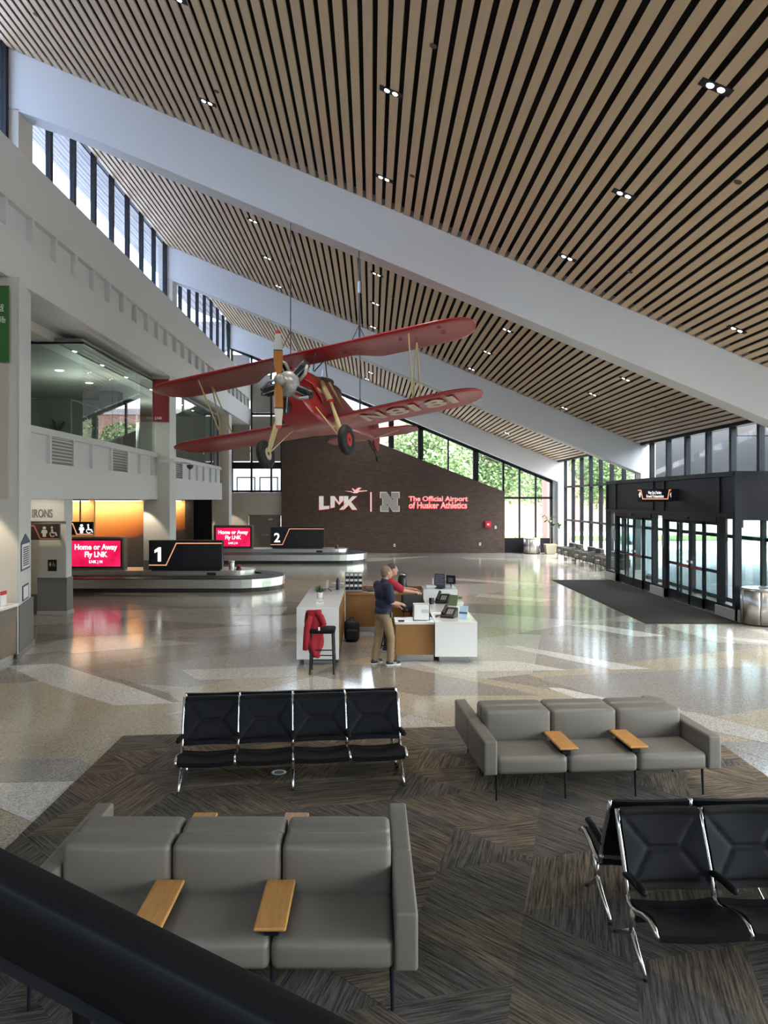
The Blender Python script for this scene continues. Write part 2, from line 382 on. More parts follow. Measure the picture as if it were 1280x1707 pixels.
# ---- left fascia above the mezzanine
XFA = -6.9
fa = struct(empty('wall_left_fascia', (0,0,0)), 'long white fascia with a recessed band of small fins above the mezzanine', 'wall')
box('upper_band', 'white_paint', fa, XFA-1.0, XFA, YB, YF-.3, 8.73, 9.87)
box('recess_back', 'white_paint', fa, XFA-.8, XFA-.13, YB, YF-.3, 8.18, 8.73)
box('lower_band', 'white_paint', fa, XFA-.8, XFA, YB, YF-.3, 7.25, 8.18)
f0 = None
for k in range(26):
    o = MB().box(XFA-.13, XFA-.01, -.05, .05, 8.18, 8.73).build('fin', 'white_paint', fa) if f0 is None else inst('fin', f0, fa)
    f0 = f0 or o; o.location = (0, 14.2+k*1.12, 0)
struct(box('roof_mezzanine', 'white_paint', None, XL, XFA-.5, YB, YF, 9.3, 9.8), 'flat roof slab over the mezzanine', 'roof')
# soffit beams behind fascia bottom
sf = struct(empty('ceiling_mezzanine', (0,0,0)), 'stepped white soffit above the mezzanine glass', 'ceiling')
box('soffit_panel', 'white_paint', sf, -16, XFA-.75, 14.2, YF, 7.75, 7.85)
box('soffit_step', 'white_paint', sf, XFA-1.25, XFA-.8, 14.2, YF, 7.3, 7.75)
box('soffit_step', 'cream_paint', sf, XFA-1.75, XFA-1.25, 14.2, YF, 7.05, 7.75)
# ---- outer walls
struct(box('wall_left', 'cream_paint', None, XL-.2, XL, YB, YF, -.3, 9.8), 'outer wall behind the mezzanine rooms', 'wall')
wb_ = struct(empty('window_8', (0,YB,0)), 'tall glazed end wall behind the viewer', 'window')
xs_ = [XC+1.5*k for k in range(10)]
for k, x in enumerate(xs_):
    box('mullion', 'black_frame', wb_, x-.07, x+.07, -.1, .1, 7.0, max(7.2, ROOF(min(x, XR))+.3))
for x0, x1 in zip(xs_[:-1], xs_[1:]): MB().prism([(x0+.07,7.1),(x1-.07,7.1),(x1-.07,ROOF(x1)+.3),(x0+.07,ROOF(x0)+.3)], -.006, .006, 'y').build('pane', 'glass', wb_)
for z in (7.0,): box('transom', 'black_frame', wb_, XC, 5.5, -.1, .1, z, z+.14)
struct(MB().prism([(XC,-.3),(XR+.3,-.3),(XR+.3,ROOF(XR)+.6),(5.5,ROOF(5.5)+.6),(5.5,7.0),(XC,7.0)], YB-.2, YB+.1, 'y').build('wall_back_base', 'beige_panel'), 'solid wall behind the viewer below the windows', 'wall')
struct(box('wall_back', 'beige_panel', None, XL, XC, YB-.2, YB, -.3, 9.8), 'solid wall behind the viewer on the left', 'wall')
# ---- far wall
fw = struct(empty('wall_far', (0,YF,0)), 'cream far wall left of the brick wall', 'wall')
P = lambda u, v: (lambda q: (q.x, q.z))(U(u, v, YF))
T = lambda u: 577+.417*(u-378)
# cream wall pieces (left of brick, below and beside the window grid)
xa, xb2 = P(340,0)[0], P(470,0)[0]
fwp = MB()
zl = P(0,821)[1]; zt = ROOF(XC)+.4
fwp.box(XL, P(386,0)[0], 0, .3, 0, zt-.2); fwp.box(P(386,0)[0], P(414.5,0)[0], 0, .3, 0, zl); fwp.box(P(414.5,0)[0], P(468.5,0)[0], 0, .3, 2.16, zl); fwp.box(P(468.5,0)[0], xb2+.02, 0, .3, 0, zl)
fwp.build('cream_wall', 'cream_paint', fw)
# upper white gable above the window head
gb = MB().prism([(P(378,0)[0], P(0,T(378)-3)[1]), (P(928,0)[0], P(0,T(928)-3)[1]), (XR, ROOF(XR)+.4), (XC-.3, ROOF(XC)+.6)], 0, .3, 'y').build('gable_panel', 'white_paint', fw)
box('corner_panel', 'white_paint', fw, P(921,0)[0], XR+.6, 0, .3, 0, P(0,T(921)-3)[1]+.2)
# brick wall
bm_ = mat('dark_brick', (.10,.065,.05), .75); n = bm_.node_tree; bs = n.nodes['Principled BSDF']
tc = n.nodes.new('ShaderNodeTexCoord'); mp = n.nodes.new('ShaderNodeMapping'); mp.inputs['Rotation'].default_value = (PI/2, 0, 0); n.links.new(tc.outputs['Object'], mp.inputs[0])
bk = n.nodes.new('ShaderNodeTexBrick'); bk.inputs['Scale'].default_value = 4.6; bk.inputs['Mortar Size'].default_value = .012; bk.inputs['Brick Width'].default_value = 1.0; bk.inputs['Row Height'].default_value = .31
bk.inputs['Color1'].default_value = (.105,.066,.05,1); bk.inputs['Color2'].default_value = (.066,.045,.037,1); bk.inputs['Mortar'].default_value = (.045,.035,.03,1)
n.links.new(mp.outputs[0], bk.inputs['Vector']); n.links.new(bk.outputs[0], bs.inputs['Base Color'])
bp = n.nodes.new('ShaderNodeBump'); bp.inputs['Strength'].default_value = .4; n.links.new(bk.outputs['Fac'], bp.inputs['Height']); bp.invert = True; n.links.new(bp.outputs[0], bs.inputs['Normal'])
brick = [P(470,921), P(840,921), P(840,820), P(636,741), P(470,673)]
brick[0] = (brick[0][0], 0); brick[1] = (brick[1][0], 0)
bw = struct(MB().prism(brick, YF-.25, YF+.3, 'y').build('wall_far_brick', 'dark_brick'), 'dark brown brick feature wall with sloping top', 'wall')
# window strip frames on the far wall
wfar = struct(empty('window_4', (0,YF,0)), 'black framed window strip above and beside the brick wall', 'window')
def vbar(u, v0, v1, w):
    a, b = P(u-w/2, 0)[0], P(u+w/2, 0)[0]; MB().box(a, b, -.02, .2, P(0,v1)[1], P(0,v0)[1]).build('mullion', 'black_frame', wfar)
def sbar(u0, v0, u1, v1, t):
    a, b = P(u0, v0), P(u1, v1); d = t/FPX*YF/2
    MB().prism([(a[0],a[1]-d),(b[0],b[1]-d),(b[0],b[1]+d),(a[0],a[1]+d)], -.02, .2, 'y').build('frame_rail', 'black_frame', wfar)
brk = lambda u: 741+.389*(u-636) if u > 470 else 820
for u, w in ((600,3),(652,9),(701,9),(747,2.5),(793,9),(505,3),(550,9)): vbar(u, T(u), brk(u), w)
vbar(839,T(839),921,3)
for u, w in ((866,2.5),(893,2.5),(919,4)): vbar(u, T(u), 921, w)
for u, w in ((386.5,3),(419,3),(452,3),(469,3)): vbar(u, T(u)-2, 821, w)
sbar(378, T(378), 921, T(921), 6); sbar(468, 674, 636, 743, 4); sbar(636, 743, 840, 822, 4)
sbar(838, 830, 921, 830, 3.5)
for v, t in ((690,3.5),(776,11),(819,3.5)): sbar(385, v, 470, v, t)
box('sill_panel', 'bronze_panel', wfar, P(840,0)[0], P(921,0)[0], -.05, .15, 0, P(0,897)[1])
gp = MB().prism([P(386,819), P(470,819), P(470,673), P(636,743), P(839,822), P(839,897), P(921,897), P(921,T(921)), P(386,T(386))], .08, .095, 'y').build('pane', 'glass', wfar)
for (u0, u1, v0, v1) in ((388,417,694,769),(420,451,694,769),(453,468,694,769),(420,451,625,688),(453,468,640,688),(388,417,590,668)):
    t0 = max(v0, T((u0+u1)/2)+4)
    a, b = P(u0, v1), P(u1, t0); box('roller_shade', 'shade_cloth', wfar, a[0], b[0], -.0, .02, a[1], b[1])
# far door
fd = struct(empty('door_1', (P(441.5,0)[0], YF-.03, 0)), 'double grey metal door left of the brick wall', 'door')
for s in (-1, 1):
    d = box('door_leaf', 'grey_door', fd, *sorted((s*.005, s*.9)), -.02, .1, .01, 2.12); box('door_lever', 'steel_plain', d, *sorted((s*.06, s*.18)), -.07, -.02, 1.0, 1.04)
box('door_frame', 'grey_door', fd, -.95, .95, 0, .1, 2.12, 2.17)
box('closer_plate', 'steel_plain', fd, .2, .45, -.05, -.02, 1.86, 1.95)
# ---- right glazed wall
wr = struct(empty('window_5', (0,0,0)), 'tall black mullioned glass wall along the right side', 'window')
ym = [-5+1.6*i for i in range(30)]
for y in ym:
    MB().box(XR-.0, XR+.16, y-.07, y+.07, 3.7 if 18.7 < y < 29.2 else 0, ROOF(XR)+.25).build('mullion', 'black_frame', wr)
for a, b in zip(ym[:-1], ym[1:]):
    MB().box(XR+.1, XR+.112, a+.08, b-.08, .05, ROOF(XR)+.25).build('pane', 'glass', wr)
for z in (1.93, 3.73): box('transom', 'black_frame', wr, XR-.0, XR+.2, -5, 41.4, z-.05, z+.05)
box('sill', 'black_frame', wr, XR-.05, XR+.25, -6, 42.6, 0, .12); box('head', 'black_frame', wr, XR-.05, XR+.25, -6, 42.6, ROOF(XR)-.02, ROOF(XR)+.4)

# ================================================================== left side: piers, mezzanine, baggage hall
XB = -7.3
# near pier with counter
pr = struct(empty('wall_left_pier', (0,0,0)), 'cream pier with grey wainscot and green banner at the left edge', 'wall')
PG = lambda d: [(-10.5,14.28-d),(-6.74+d,14.28-d),(-7.08+d,15.5+d),(-10.5,15.5+d)]
MB().prism(PG(0), 1.0, 7.25).build('pier_body', 'cream_paint', pr)
MB().prism([(-6.73,14.27),(-6.71,14.27),(-7.05,15.5),(-7.07,15.5)], 1.0, 7.25).build('pier_edge', 'white_paint', pr)
MB().prism(PG(.06), .12, 1.0).build('wainscot', 'grey_wainscot', pr)
MB().prism(PG(.08), 0, .12).build('plinth', 'steel_plain', pr)
box('upper_panel', 'beige_panel', pr, -9.5, -6.9, 14.22, 14.28, 3.05, 5.6)
gb_ = tag(box('hanging_banner', 'green_banner', None, -9.2, -6.86, 14.15, 14.17, U(0,603,14.15).z, U(0,476,14.15).z), 'green banner with small white lettering on the left pier', 'banner')
for k, (t, v, s) in enumerate((('Experience', 512, .13), ('Nebraska', 519, .2), ('lincoln.org', 531, .09), ('Downtown Lincoln', 534.5, .09), ('Lincoln, NE', 538, .09))):
    text(t, s, 'paper', gb_, 'lettering', .001, (U(8+(k>2)*3,v,14.14).x-.02, 14.145, U(0,v,14.14).z), align='RIGHT')
def plaque(name, label, cat, u0, u1, v0, v1, x, face, parts):
    pass
# notices on the side of the near pier (plane x = -6.66)
PIER = math.atan2(.34, 1.23)
def onpier(v0, v1, y0, y1, m, name, parent, t=.012, x=-6.655):
    z0, z1 = U(0,v1,(y0+y1)/2).z, U(0,v0,(y0+y1)/2).z
    o = MB().box(0, t, y0-14.27, y1-14.27, z0, z1).build(name, m, parent)
    if parent is None: o.location = (-6.708, 14.27, 0); o.rotation_euler = (0, 0, PIER)
    return o
mat('blue_ink', (.05,.07,.13), .6)
nt = tag(onpier(903,949,14.4,15.35,'blue_ink','wall_notice',None), 'blue bordered scroll shaped notice with lines of print on the left pier', 'notice')
onpier(906,946,14.46,15.29,'paper','notice_face',nt,.016)
for i in range(9): onpier(911+i*3.6,913+i*3.6,14.56,15.2,'blue_ink','print_line',nt,.018)
ar = MB().prism([(.13,0),(1.08,0),(.6,.16)], 0, .012, 'x').build('scroll_top', 'blue_ink', nt, loc=(0,0,U(0,903,14.87).z))
fr_ = tag(onpier(974,999,14.55,15.2,'blue_ink','picture_frame',None), 'small blue framed sheet low on the left pier', 'frame')
onpier(976.5,996.5,14.62,15.13,'paper','sheet',fr_,.016)
# counter by the pier
ct = tag(empty('service_counter', (-6.7,12.4,0)), 'service counter with white top and wood front at the left edge', 'counter')
box('worktop', 'white_counter', ct, -.75, .03, -2.2, 1.78, 1.0, 1.06, bevel=.008)
mat('counter_wood', (.20,.14,.10), .45, var=.15, vscale=4, stretch=(1,1,.2))
box('body', 'counter_wood', ct, -.7, 0, -2.2, 1.74, .12, 1.0)
for k in range(4): box('front_panel', 'counter_wood', ct, 0, .012, -2.15+k*.98, -1.2+k*.98, .15, .98)
MB().prism([(-.8,.96),(1.7,.96),(1.7,.82),(.9,.55),(-.8,.5)], .012, .03, 'x').build('dark_inlay', 'grey_door', ct)
box('end_post', 'steel_plain', ct, -.02, .03, 1.70, 1.76, .1, 1.0); box('toe_kick', 'steel_plain', ct, -.7, -.06, -2.2, 1.74, 0, .12)
ch = tag(empty('card_holder', (-6.78, 13.8, 1.06)), 'clear holder with a red topped card on the service counter', 'card holder')
mat('red_print', (.55,.04,.04), .5)
box('card', 'paper', ch, -.01, .01, -.1, .1, 0, .2); box('red_header', 'red_print', ch, -.012, .012, -.1, .1, .2, .27)
# columns
def column(label, x0, x1, y0, y1, xlow, top):
    c = struct(empty('wall_column', (0,0,0)), label, 'column')
    box('shaft', 'cream_paint', c, x0, x1-.03, y0, y1, 3.0, top); box('shaft_edge', 'white_paint', c, x1-.03, x1, y0-.01, y1, .95, top)
    box('lower_shaft', 'cream_paint', c, xlow, x1-.03, y0, y1, .95, 3.0); box('wainscot', 'grey_wainscot', c, xlow, x1+.02, y0-.02, y1, .632, .95)
    return c
column('cream column with a red banner beside the first baggage carousel', -7.5, -6.9, 25.6, 26.4, -7.8, 7.27)
column('cream column at the far end of the mezzanine', -7.6, -7.05, 37.0, 37.7, -7.75, 7.27)
rb = tag(box('hanging_banner', 'red_banner', None, U(254,0,25.5).x, U(280.5,0,25.5).x, 25.52, 25.54, U(0,703,25.5).z, U(0,632,25.5).z), 'red banner with small white lettering on the column', 'banner')
text('LNK', .13, 'paper', rb, 'lettering', .001, (U(258,0,25.5).x, 25.515, U(0,699,25.5).z))
# mezzanine band, two bays
def band(label, y0, y1, louv, fins):
    b = struct(empty('wall_mezzanine', (0,0,0)), label, 'wall')
    box('lower_band', 'white_paint', b, XB-.45, XB, y0, y1, 3.03, 3.83)
    box('recess_back', 'white_paint', b, XB-.45, XB-.1, y0, y1, 3.83, 4.47)
    box('slab_edge', 'white_paint', b, XB-.45, XB-.02, y0, y1, 4.47, 4.62)
    box('slab', 'cream_paint', b, XL, XB-.45, y0, y1, 3.03, 4.6)
    for a, c in louv:
        l = box('louver_grille', 'grey_wainscot', b, XB-.1, XB-.06, a, c, 3.85, 4.44)
        for k in range(7): box('louver_blade', 'steel_plain', l, XB-.06, XB-.04, a+.03, c-.03, 3.9+k*.08, 3.93+k*.08)
        for e in (a-.1, c): box('grille_jamb', 'white_paint', b, XB-.1, XB-.02, e, e+.1, 3.83, 4.47)
    for y in fins: box('fin', 'white_paint', b, XB-.1, XB-.02, y-.05, y+.05, 3.83, 4.47)
    return b
band('white mezzanine edge with louver grilles left of the red banner column', 15.5, 25.9, ((17.15,18.4),(21.2,22.5)), (19.7,23.8,25.1))
band('white mezzanine edge with louver grilles right of the red banner column', 26.3, 36.5, ((28.0,29.0),), (30.3,31.6,32.8,34.2,35.4))
# mezzanine glass room
gl = struct(empty('window_6', (0,0,0)), 'frameless greenish glass wall of the mezzanine room', 'window')
YG = 19.2; ZT = 7.0
for a, b in ((YG,21.4),(21.42,23.6),(23.62,25.6)): box('glass_panel', 'glass_tint', gl, XB-.12, XB-.108, a, b-.01, 4.62, ZT)
for a, b in ((-12.6,-10.8),(-10.79,-9.3),(-9.29,-7.42)): box('glass_panel', 'glass_tint', gl, a, b, YG, YG+.012, 4.62, ZT)
box('head_rail', 'black_frame', gl, -12.6, XB-.08, YG-.02, YG+.03, ZT, ZT+.06); box('head_rail', 'black_frame', gl, XB-.14, XB-.08, YG, 25.6, ZT, ZT+.06)
box('sill_rail', 'steel_plain', gl, XB-.14, XB-.09, YG, 25.6, 4.6, 4.64)
gl2 = struct(empty('window_7', (0,0,0)), 'greenish mezzanine glass right of the red banner column', 'window')
for a, b in ((26.4,29.7),(29.72,33),(33.02,36.2)): box('glass_panel', 'glass_tint', gl2, XB-.12, XB-.108, a, b-.01, 4.62, ZT)
box('head_rail', 'black_frame', gl2, XB-.14, XB-.08, 26.4, 36.2, ZT, ZT+.06)
for y in (34.6, 36.1): box('mullion', 'black_frame', gl2, XB-.2, XB-.08, y-.06, y+.06, 4.62, ZT)
# inside the glass room
mr = struct(empty('wall_mezzanine_back', (0,0,0)), 'inner walls of the mezzanine rooms', 'wall')
mat('room_wall', (.30,.29,.27), .7); mat('room_dark', (.10,.10,.10), .6)
box('back_wall', 'room_wall', mr, -13.6, -13.4, 15.5, 36.9, 4.6, 7.75); box('cross_wall', 'room_wall', mr, -13.4, -9.6, 30.5, 30.7, 4.6, 7.75)
box('dark_pier', 'room_dark', mr, -12.2, -11.3, 23.5, 24.2, 4.6, 7.75); box('dark_pier', 'room_dark', mr, -10.2, -9.5, 28, 28.6, 4.6, 7.75); box('end_wall', 'room_wall', mr, -13.4, -7.45, 36.4, 36.6, 4.6, 7.75)
box('room_ceiling', 'room_wall', mr, -13.4, XB-.15, YG+.05, 36.4, 7.08, 7.16)
MDL = ((-8.2,20.5),(-8.2,22.6),(-8.2,24.8),(-9.8,21.2),(-9.8,23.5),(-9.8,26),(-8.2,27.6),(-8.2,29.8),(-8.2,32),(-8.2,34),(-11.2,20.5),(-11.2,22.5))
for i, (x, y) in enumerate(MDL):
    d = tag(empty('mezzanine_downlight', (x, y, 7.08)), 'round mezzanine room downlight, %s from the near end of the %s' % (('first','second','third','fourth','fifth','sixth','seventh')[sum(1 for q in MDL[:i] if q[0] == x)], 'glass side row' if x == -8.2 else 'middle row' if x == -9.8 else 'inner row'), 'downlight', 'downlights in the mezzanine ceiling')
    MB().lathe([(.15,-.012),(.17,0)], 20).build('trim_ring', 'white_paint', d); MB().lathe([(.12,-.02),(.12,-.012)], 20).build('lens', 'lamp', d)
for i, (y) in enumerate((24.5, 31)):
    ld = bpy.data.lights.new('mezzanine_lamp', 'POINT'); ld.energy = 170; ld.color = (1,.93,.82); ld.shadow_soft_size = .4
    lo = bpy.data.objects.new('mezzanine_lamp', ld); COL.objects.link(lo); lo.location = (-9.5, y, 5.9)
# handrail inside the glass
hr = tag(empty('glass_handrail', (0,0,0)), 'slim steel handrail with posts behind the mezzanine glass', 'handrail')
MB().tube([(-7.9,YG+.5,5.65),(-7.9,25.5,5.65)], .022).build('rail', 'steel_plain', hr)
MB().tube([(-12,YG+.5,5.65),(-7.9,YG+.5,5.65)], .022).build('rail', 'steel_plain', hr)
for p in ((-7.9,YG+.5),(-7.9,21.5),(-7.9,23.5),(-7.9,25.4),(-9.9,YG+.5),(-11.8,YG+.5)): MB().tube([(p[0],p[1],4.6),(p[0],p[1],5.65)], .018).build('post', 'steel_plain', hr)
def leafblade(mb, base, d, L, w, droop=.4, n=5):
    base, d = Vector(base), Vector(d).normalized(); side = d.cross(Vector((0,0,1)))
    side = side.normalized() if side.length > 1e-3 else Vector((1,0,0)); rows = []
    for i in range(n+1):
        t = i/n; p = base+d*L*t+Vector((0,0,-droop*L*t*t)); ww = w*math.sin(PI*min(1, .08+t*.92))**.8
        rows.append([p-side*ww/2, p+Vector((0,0,-.1*ww)), p+side*ww/2])
    mb.grid(rows)
def palm(name, label, cat, loc, h, nfr, pot='pot_tan', pr_=.16, spread=.55, rnd=1, leafm='leaf', w=.05):
    r = random.Random(rnd); t = tag(empty(name, loc), label, cat)
    MB().lathe([(pr_*.72,0),(pr_*.95,pr_*1.7),(pr_,pr_*1.8),(pr_*.86,pr_*1.8),(pr_*.84,pr_*1.6)], 18).build('pot', pot, t, smooth=False)
    st = MB(); lf = MB(); z0 = pr_*1.6
    for i in range(nfr):
        a = r.uniform(0, 2*PI); el = r.uniform(.5, 1.3); L = h*r.uniform(.5, .95)
        d = Vector((math.cos(a)*math.cos(el), math.sin(a)*math.cos(el), math.sin(el)))
        p1 = Vector((0,0,z0))+d*L*.55*Vector((spread,spread,1)).length/1.3
        st.tube([(0,0,z0), tuple(p1)], [.012*h, .006*h], 5)
        for k in range(7):
            q = Vector((0,0,z0)).lerp(p1, .5+.5*k/6)
            for s in (-1, 1):
                dd = (d+Vector((-math.sin(a)*s*.9, math.cos(a)*s*.9, r.uniform(-.3,.3)))).normalized(); leafblade(lf, q, dd, h*.26, w*h, .5, 3)
    st.build('stems', 'leaf', t); o = lf.build('foliage', leafm, t, smooth=True); o['kind'] = 'stuff'
    return t
palm('bamboo_palm', 'potted bamboo palm behind the mezzanine glass', 'plant', (-8.35, 23.3, 4.6), 1.5, 14, rnd=3)
palm('potted_fern', 'low potted fern behind the mezzanine glass by the corner', 'plant', (-8.6, 20.6, 4.6), .8, 10, rnd=5)
# camera on bracket and small wall fittings
sc_ = tag(empty('security_camera', (-6.98, 25.5, 4.28)), 'small security camera on a bracket at the foot of the red banner column', 'camera')
box('bracket', 'white_paint', sc_, -.25, .25, -.05, .05, 0, .12); MB().lathe([(.02,-.16),(.1,-.1),(.12,0)], 16, (.65,.6,-.05)).build('dome', 'black_plastic', sc_); box('arm', 'white_paint', sc_, .2, .7, .02, .62, .0, .04)

# restroom block
rbk = struct(empty('wall_restroom', (0,0,0)), 'restroom entrance block with dark wainscot left of the carousel', 'wall')
box('block', 'cream_paint', rbk, -8.75, -8.07, 19.7, 20.05, .97, 2.6); box('block_edge', 'white_paint', rbk, -8.07, -8.03, 19.7, 20.05, .97, 2.6)
box('wainscot', 'grey_wainscot', rbk, -8.77, -8.0, 19.66, 20.07, .1, .97); box('plinth', 'stone_base', rbk, -8.78, -7.98, 19.64, 20.09, 0, .1)
box('corridor_wall', 'cream_paint', rbk, -10.5, -8.75, 20.4, 20.6, .3, 2.6); box('corridor_base', 'grey_wainscot', rbk, -10.5, -8.75, 20.36, 20.4, 0, .45)
box('header', 'white_paint', rbk, -10.5, -8.0, 19.5, 20.05, 2.46, 3.03)
text('IRONS', .36, 'grey_wainscot', rbk, 'lettering', .01, (U(53,0,19.48).x, 19.485, U(0,862.5,19.48).z), width=.52, height=.22, offset=.004)
# pictogram builders (flat print on signs)
def picto(parent, x, y, z, s, m):                # woman and man / family pictogram, then wheelchair
    a = MB()
    for dx, w in ((0,.5),):
        a.prism([(x+s*.16*math.cos(t*PI/6), z+s*.84+s*.13*math.sin(t*PI/6)) for t in range(12)], y-.006, y, 'y')
        a.prism([(x-s*.22,z+s*.66),(x+s*.22,z+s*.66),(x+s*.3,z+s*.36),(x+s*.17,z+s*.34),(x+s*.15,z),(x-s*.15,z),(x-s*.17,z+s*.34),(x-s*.3,z+s*.36)], y-.006, y, 'y')
    a.build('person_symbol', m, parent)
    b = MB(); x2 = x+s*.78
    b.prism([(x2-s*.08+s*.1*math.cos(t*PI/6), z+s*.88+s*.1*math.sin(t*PI/6)) for t in range(12)], y-.006, y, 'y')
    b.prism([(x2-s*.14,z+s*.74),(x2+s*.0,z+s*.74),(x2+s*.04,z+s*.46),(x2+s*.3,z+s*.44),(x2+s*.44,z+s*.12),(x2+s*.34,z+s*.08),(x2+s*.2,z+s*.32),(x2-s*.12,z+s*.34)], y-.006, y, 'y')
    k = 14
    for i in range(k):
        t0, t1 = PI*.75+i*PI*1.05/k, PI*.75+(i+1)*PI*1.05/k; c = (x2-s*.02, z+s*.26)
        b.prism([(c[0]+r*s*math.cos(t), c[1]+r*s*math.sin(t)) for r, t in ((.19,t0),(.27,t0),(.27,t1),(.19,t1))], y-.006, y, 'y')
    b.build('wheelchair_symbol', m, parent)
def stroke(parent, pts, w, y, m, name='accent_line'):
    a = MB()
    for (p, q) in zip(pts[:-1], pts[1:]):
        d = Vector((q[0]-p[0], q[1]-p[1])); L = d.length; d /= L; nn = Vector((-d.y, d.x))*w/2; e = d*w*.35
        a.prism([(p[0]-e.x-nn.x,p[1]-e.y-nn.y),(q[0]+e.x-nn.x,q[1]+e.y-nn.y),(q[0]+e.x+nn.x,q[1]+e.y+nn.y),(p[0]-e.x+nn.x,p[1]-e.y+nn.y)], y-.005, y, 'y')
    return a.build(name, m, parent)
mat('sign_brown', (.030,.018,.017), .4); mat('sign_grey_print', (.5,.47,.44), .5)
s1 = tag(empty('restroom_sign', (0,0,0)), 'brown restroom sign with person and wheelchair symbols above the corridor', 'sign')
y_ = 18.9; a, b = U(45,900,y_), U(99,873,y_); box('panel', 'sign_brown', s1, a.x, b.x, y_, y_+.08, a.z, b.z, bevel=.01); box('hanger', 'steel_plain', s1, a.x+.35, a.x+.4, y_+.02, y_+.62, b.z-.1, b.z-.05)
picto(s1, U(74,0,y_).x, y_, U(0,895,y_).z, .27, 'sign_grey_print')
mat('orange_dim', (.35,.14,.08), .5)
stroke(s1, [(U(47,0,y_).x,U(0,876.5,y_).z),(U(57,0,y_).x,U(0,876.5,y_).z),(U(67,0,y_).x,U(0,898,y_).z),(U(98,0,y_).x,U(0,898,y_).z)], .03, y_, 'orange_dim')
s2 = tag(empty('restroom_sign', (0,0,0)), 'black restroom sign with bright white symbols in front of the orange wall', 'sign')
y_ = 21.6; a, b = U(108,892,y_), U(155,870,y_); box('panel', 'bronze_panel', s2, a.x, b.x, y_, y_+.08, a.z, b.z, bevel=.01); box('hanger', 'steel_plain', s2, a.x-.1, a.x+.1, y_+.02, y_+.06, a.z+.05, b.z-.05); box('hanger', 'steel_plain', s2, b.x-.4, b.x-.36, y_+.02, y_+.06, b.z, 3.03)
picto(s2, U(136,0,y_).x, y_, U(0,889,y_).z, .27, 'sign_white')
stroke(s2, [(U(109,0,y_).x,U(0,873,y_).z),(U(121,0,y_).x,U(0,873,y_).z),(U(128,0,y_).x,U(0,890.5,y_).z),(U(154,0,y_).x,U(0,890.5,y_).z)], .03, y_, 'orange_line')
s3 = tag(empty('restroom_plaque', (0,0,0)), 'small square black restroom plaque on the cream block', 'sign')
y_ = 19.69; a, b = U(80,952,y_), U(94.5,933,y_); box('panel', 'black_plastic', s3, a.x, b.x, y_-.012, y_, a.z, b.z); picto(s3, U(84,0,y_).x, y_-.012, U(0,944,y_).z, .12, 'sign_grey_print')

# mural
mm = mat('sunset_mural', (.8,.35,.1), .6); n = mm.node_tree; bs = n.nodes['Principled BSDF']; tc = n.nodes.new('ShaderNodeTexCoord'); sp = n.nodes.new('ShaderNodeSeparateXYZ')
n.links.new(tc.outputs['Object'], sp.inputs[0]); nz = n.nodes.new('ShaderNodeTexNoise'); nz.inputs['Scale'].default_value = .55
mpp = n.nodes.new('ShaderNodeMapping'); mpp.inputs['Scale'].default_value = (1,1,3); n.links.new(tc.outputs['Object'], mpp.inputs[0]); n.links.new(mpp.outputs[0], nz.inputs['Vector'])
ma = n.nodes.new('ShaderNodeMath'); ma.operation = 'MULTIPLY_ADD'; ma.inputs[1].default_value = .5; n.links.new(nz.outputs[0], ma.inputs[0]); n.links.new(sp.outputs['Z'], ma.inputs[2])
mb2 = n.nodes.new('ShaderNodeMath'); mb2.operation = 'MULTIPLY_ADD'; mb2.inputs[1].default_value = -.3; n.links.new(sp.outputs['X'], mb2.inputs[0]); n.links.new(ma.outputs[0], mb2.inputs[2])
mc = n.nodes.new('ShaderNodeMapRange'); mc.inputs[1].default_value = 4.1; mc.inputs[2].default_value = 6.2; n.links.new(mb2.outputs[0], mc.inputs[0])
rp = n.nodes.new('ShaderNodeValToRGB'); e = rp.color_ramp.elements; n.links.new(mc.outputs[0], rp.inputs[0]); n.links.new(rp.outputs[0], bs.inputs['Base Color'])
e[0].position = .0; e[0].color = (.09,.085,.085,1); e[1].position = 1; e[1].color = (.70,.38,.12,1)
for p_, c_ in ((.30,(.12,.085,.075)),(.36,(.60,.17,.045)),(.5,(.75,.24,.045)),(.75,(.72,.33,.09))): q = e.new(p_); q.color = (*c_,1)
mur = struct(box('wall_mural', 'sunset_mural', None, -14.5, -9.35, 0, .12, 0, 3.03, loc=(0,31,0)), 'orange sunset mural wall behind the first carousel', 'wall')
mat('orange_panel', (.68,.34,.10), .6, var=.1, vscale=1)
struct(box('wall_mural_side', 'orange_panel', None, -14.5, -10.75, 29.0, 29.15, 0, 3.03), 'plain orange panel left of the sunset mural', 'wall')
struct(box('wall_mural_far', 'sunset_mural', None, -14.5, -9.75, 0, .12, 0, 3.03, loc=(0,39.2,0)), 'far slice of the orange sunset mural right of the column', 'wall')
struct(box('wall_far_recess', 'dark_brick', None, -9.75, -9.35, 39.1, 39.4, 0, 3.03), 'narrow brown brick strip beside the dark opening', 'wall')
struct(box('wall_opening_shade', 'bronze_panel', None, -9.35, -8.4, 39.3, 39.4, 0, 3.03), 'dark sheet drawn for the shade in an opening under the far mezzanine', 'wall')  # dark sheet takes the place of the shade inside an opening
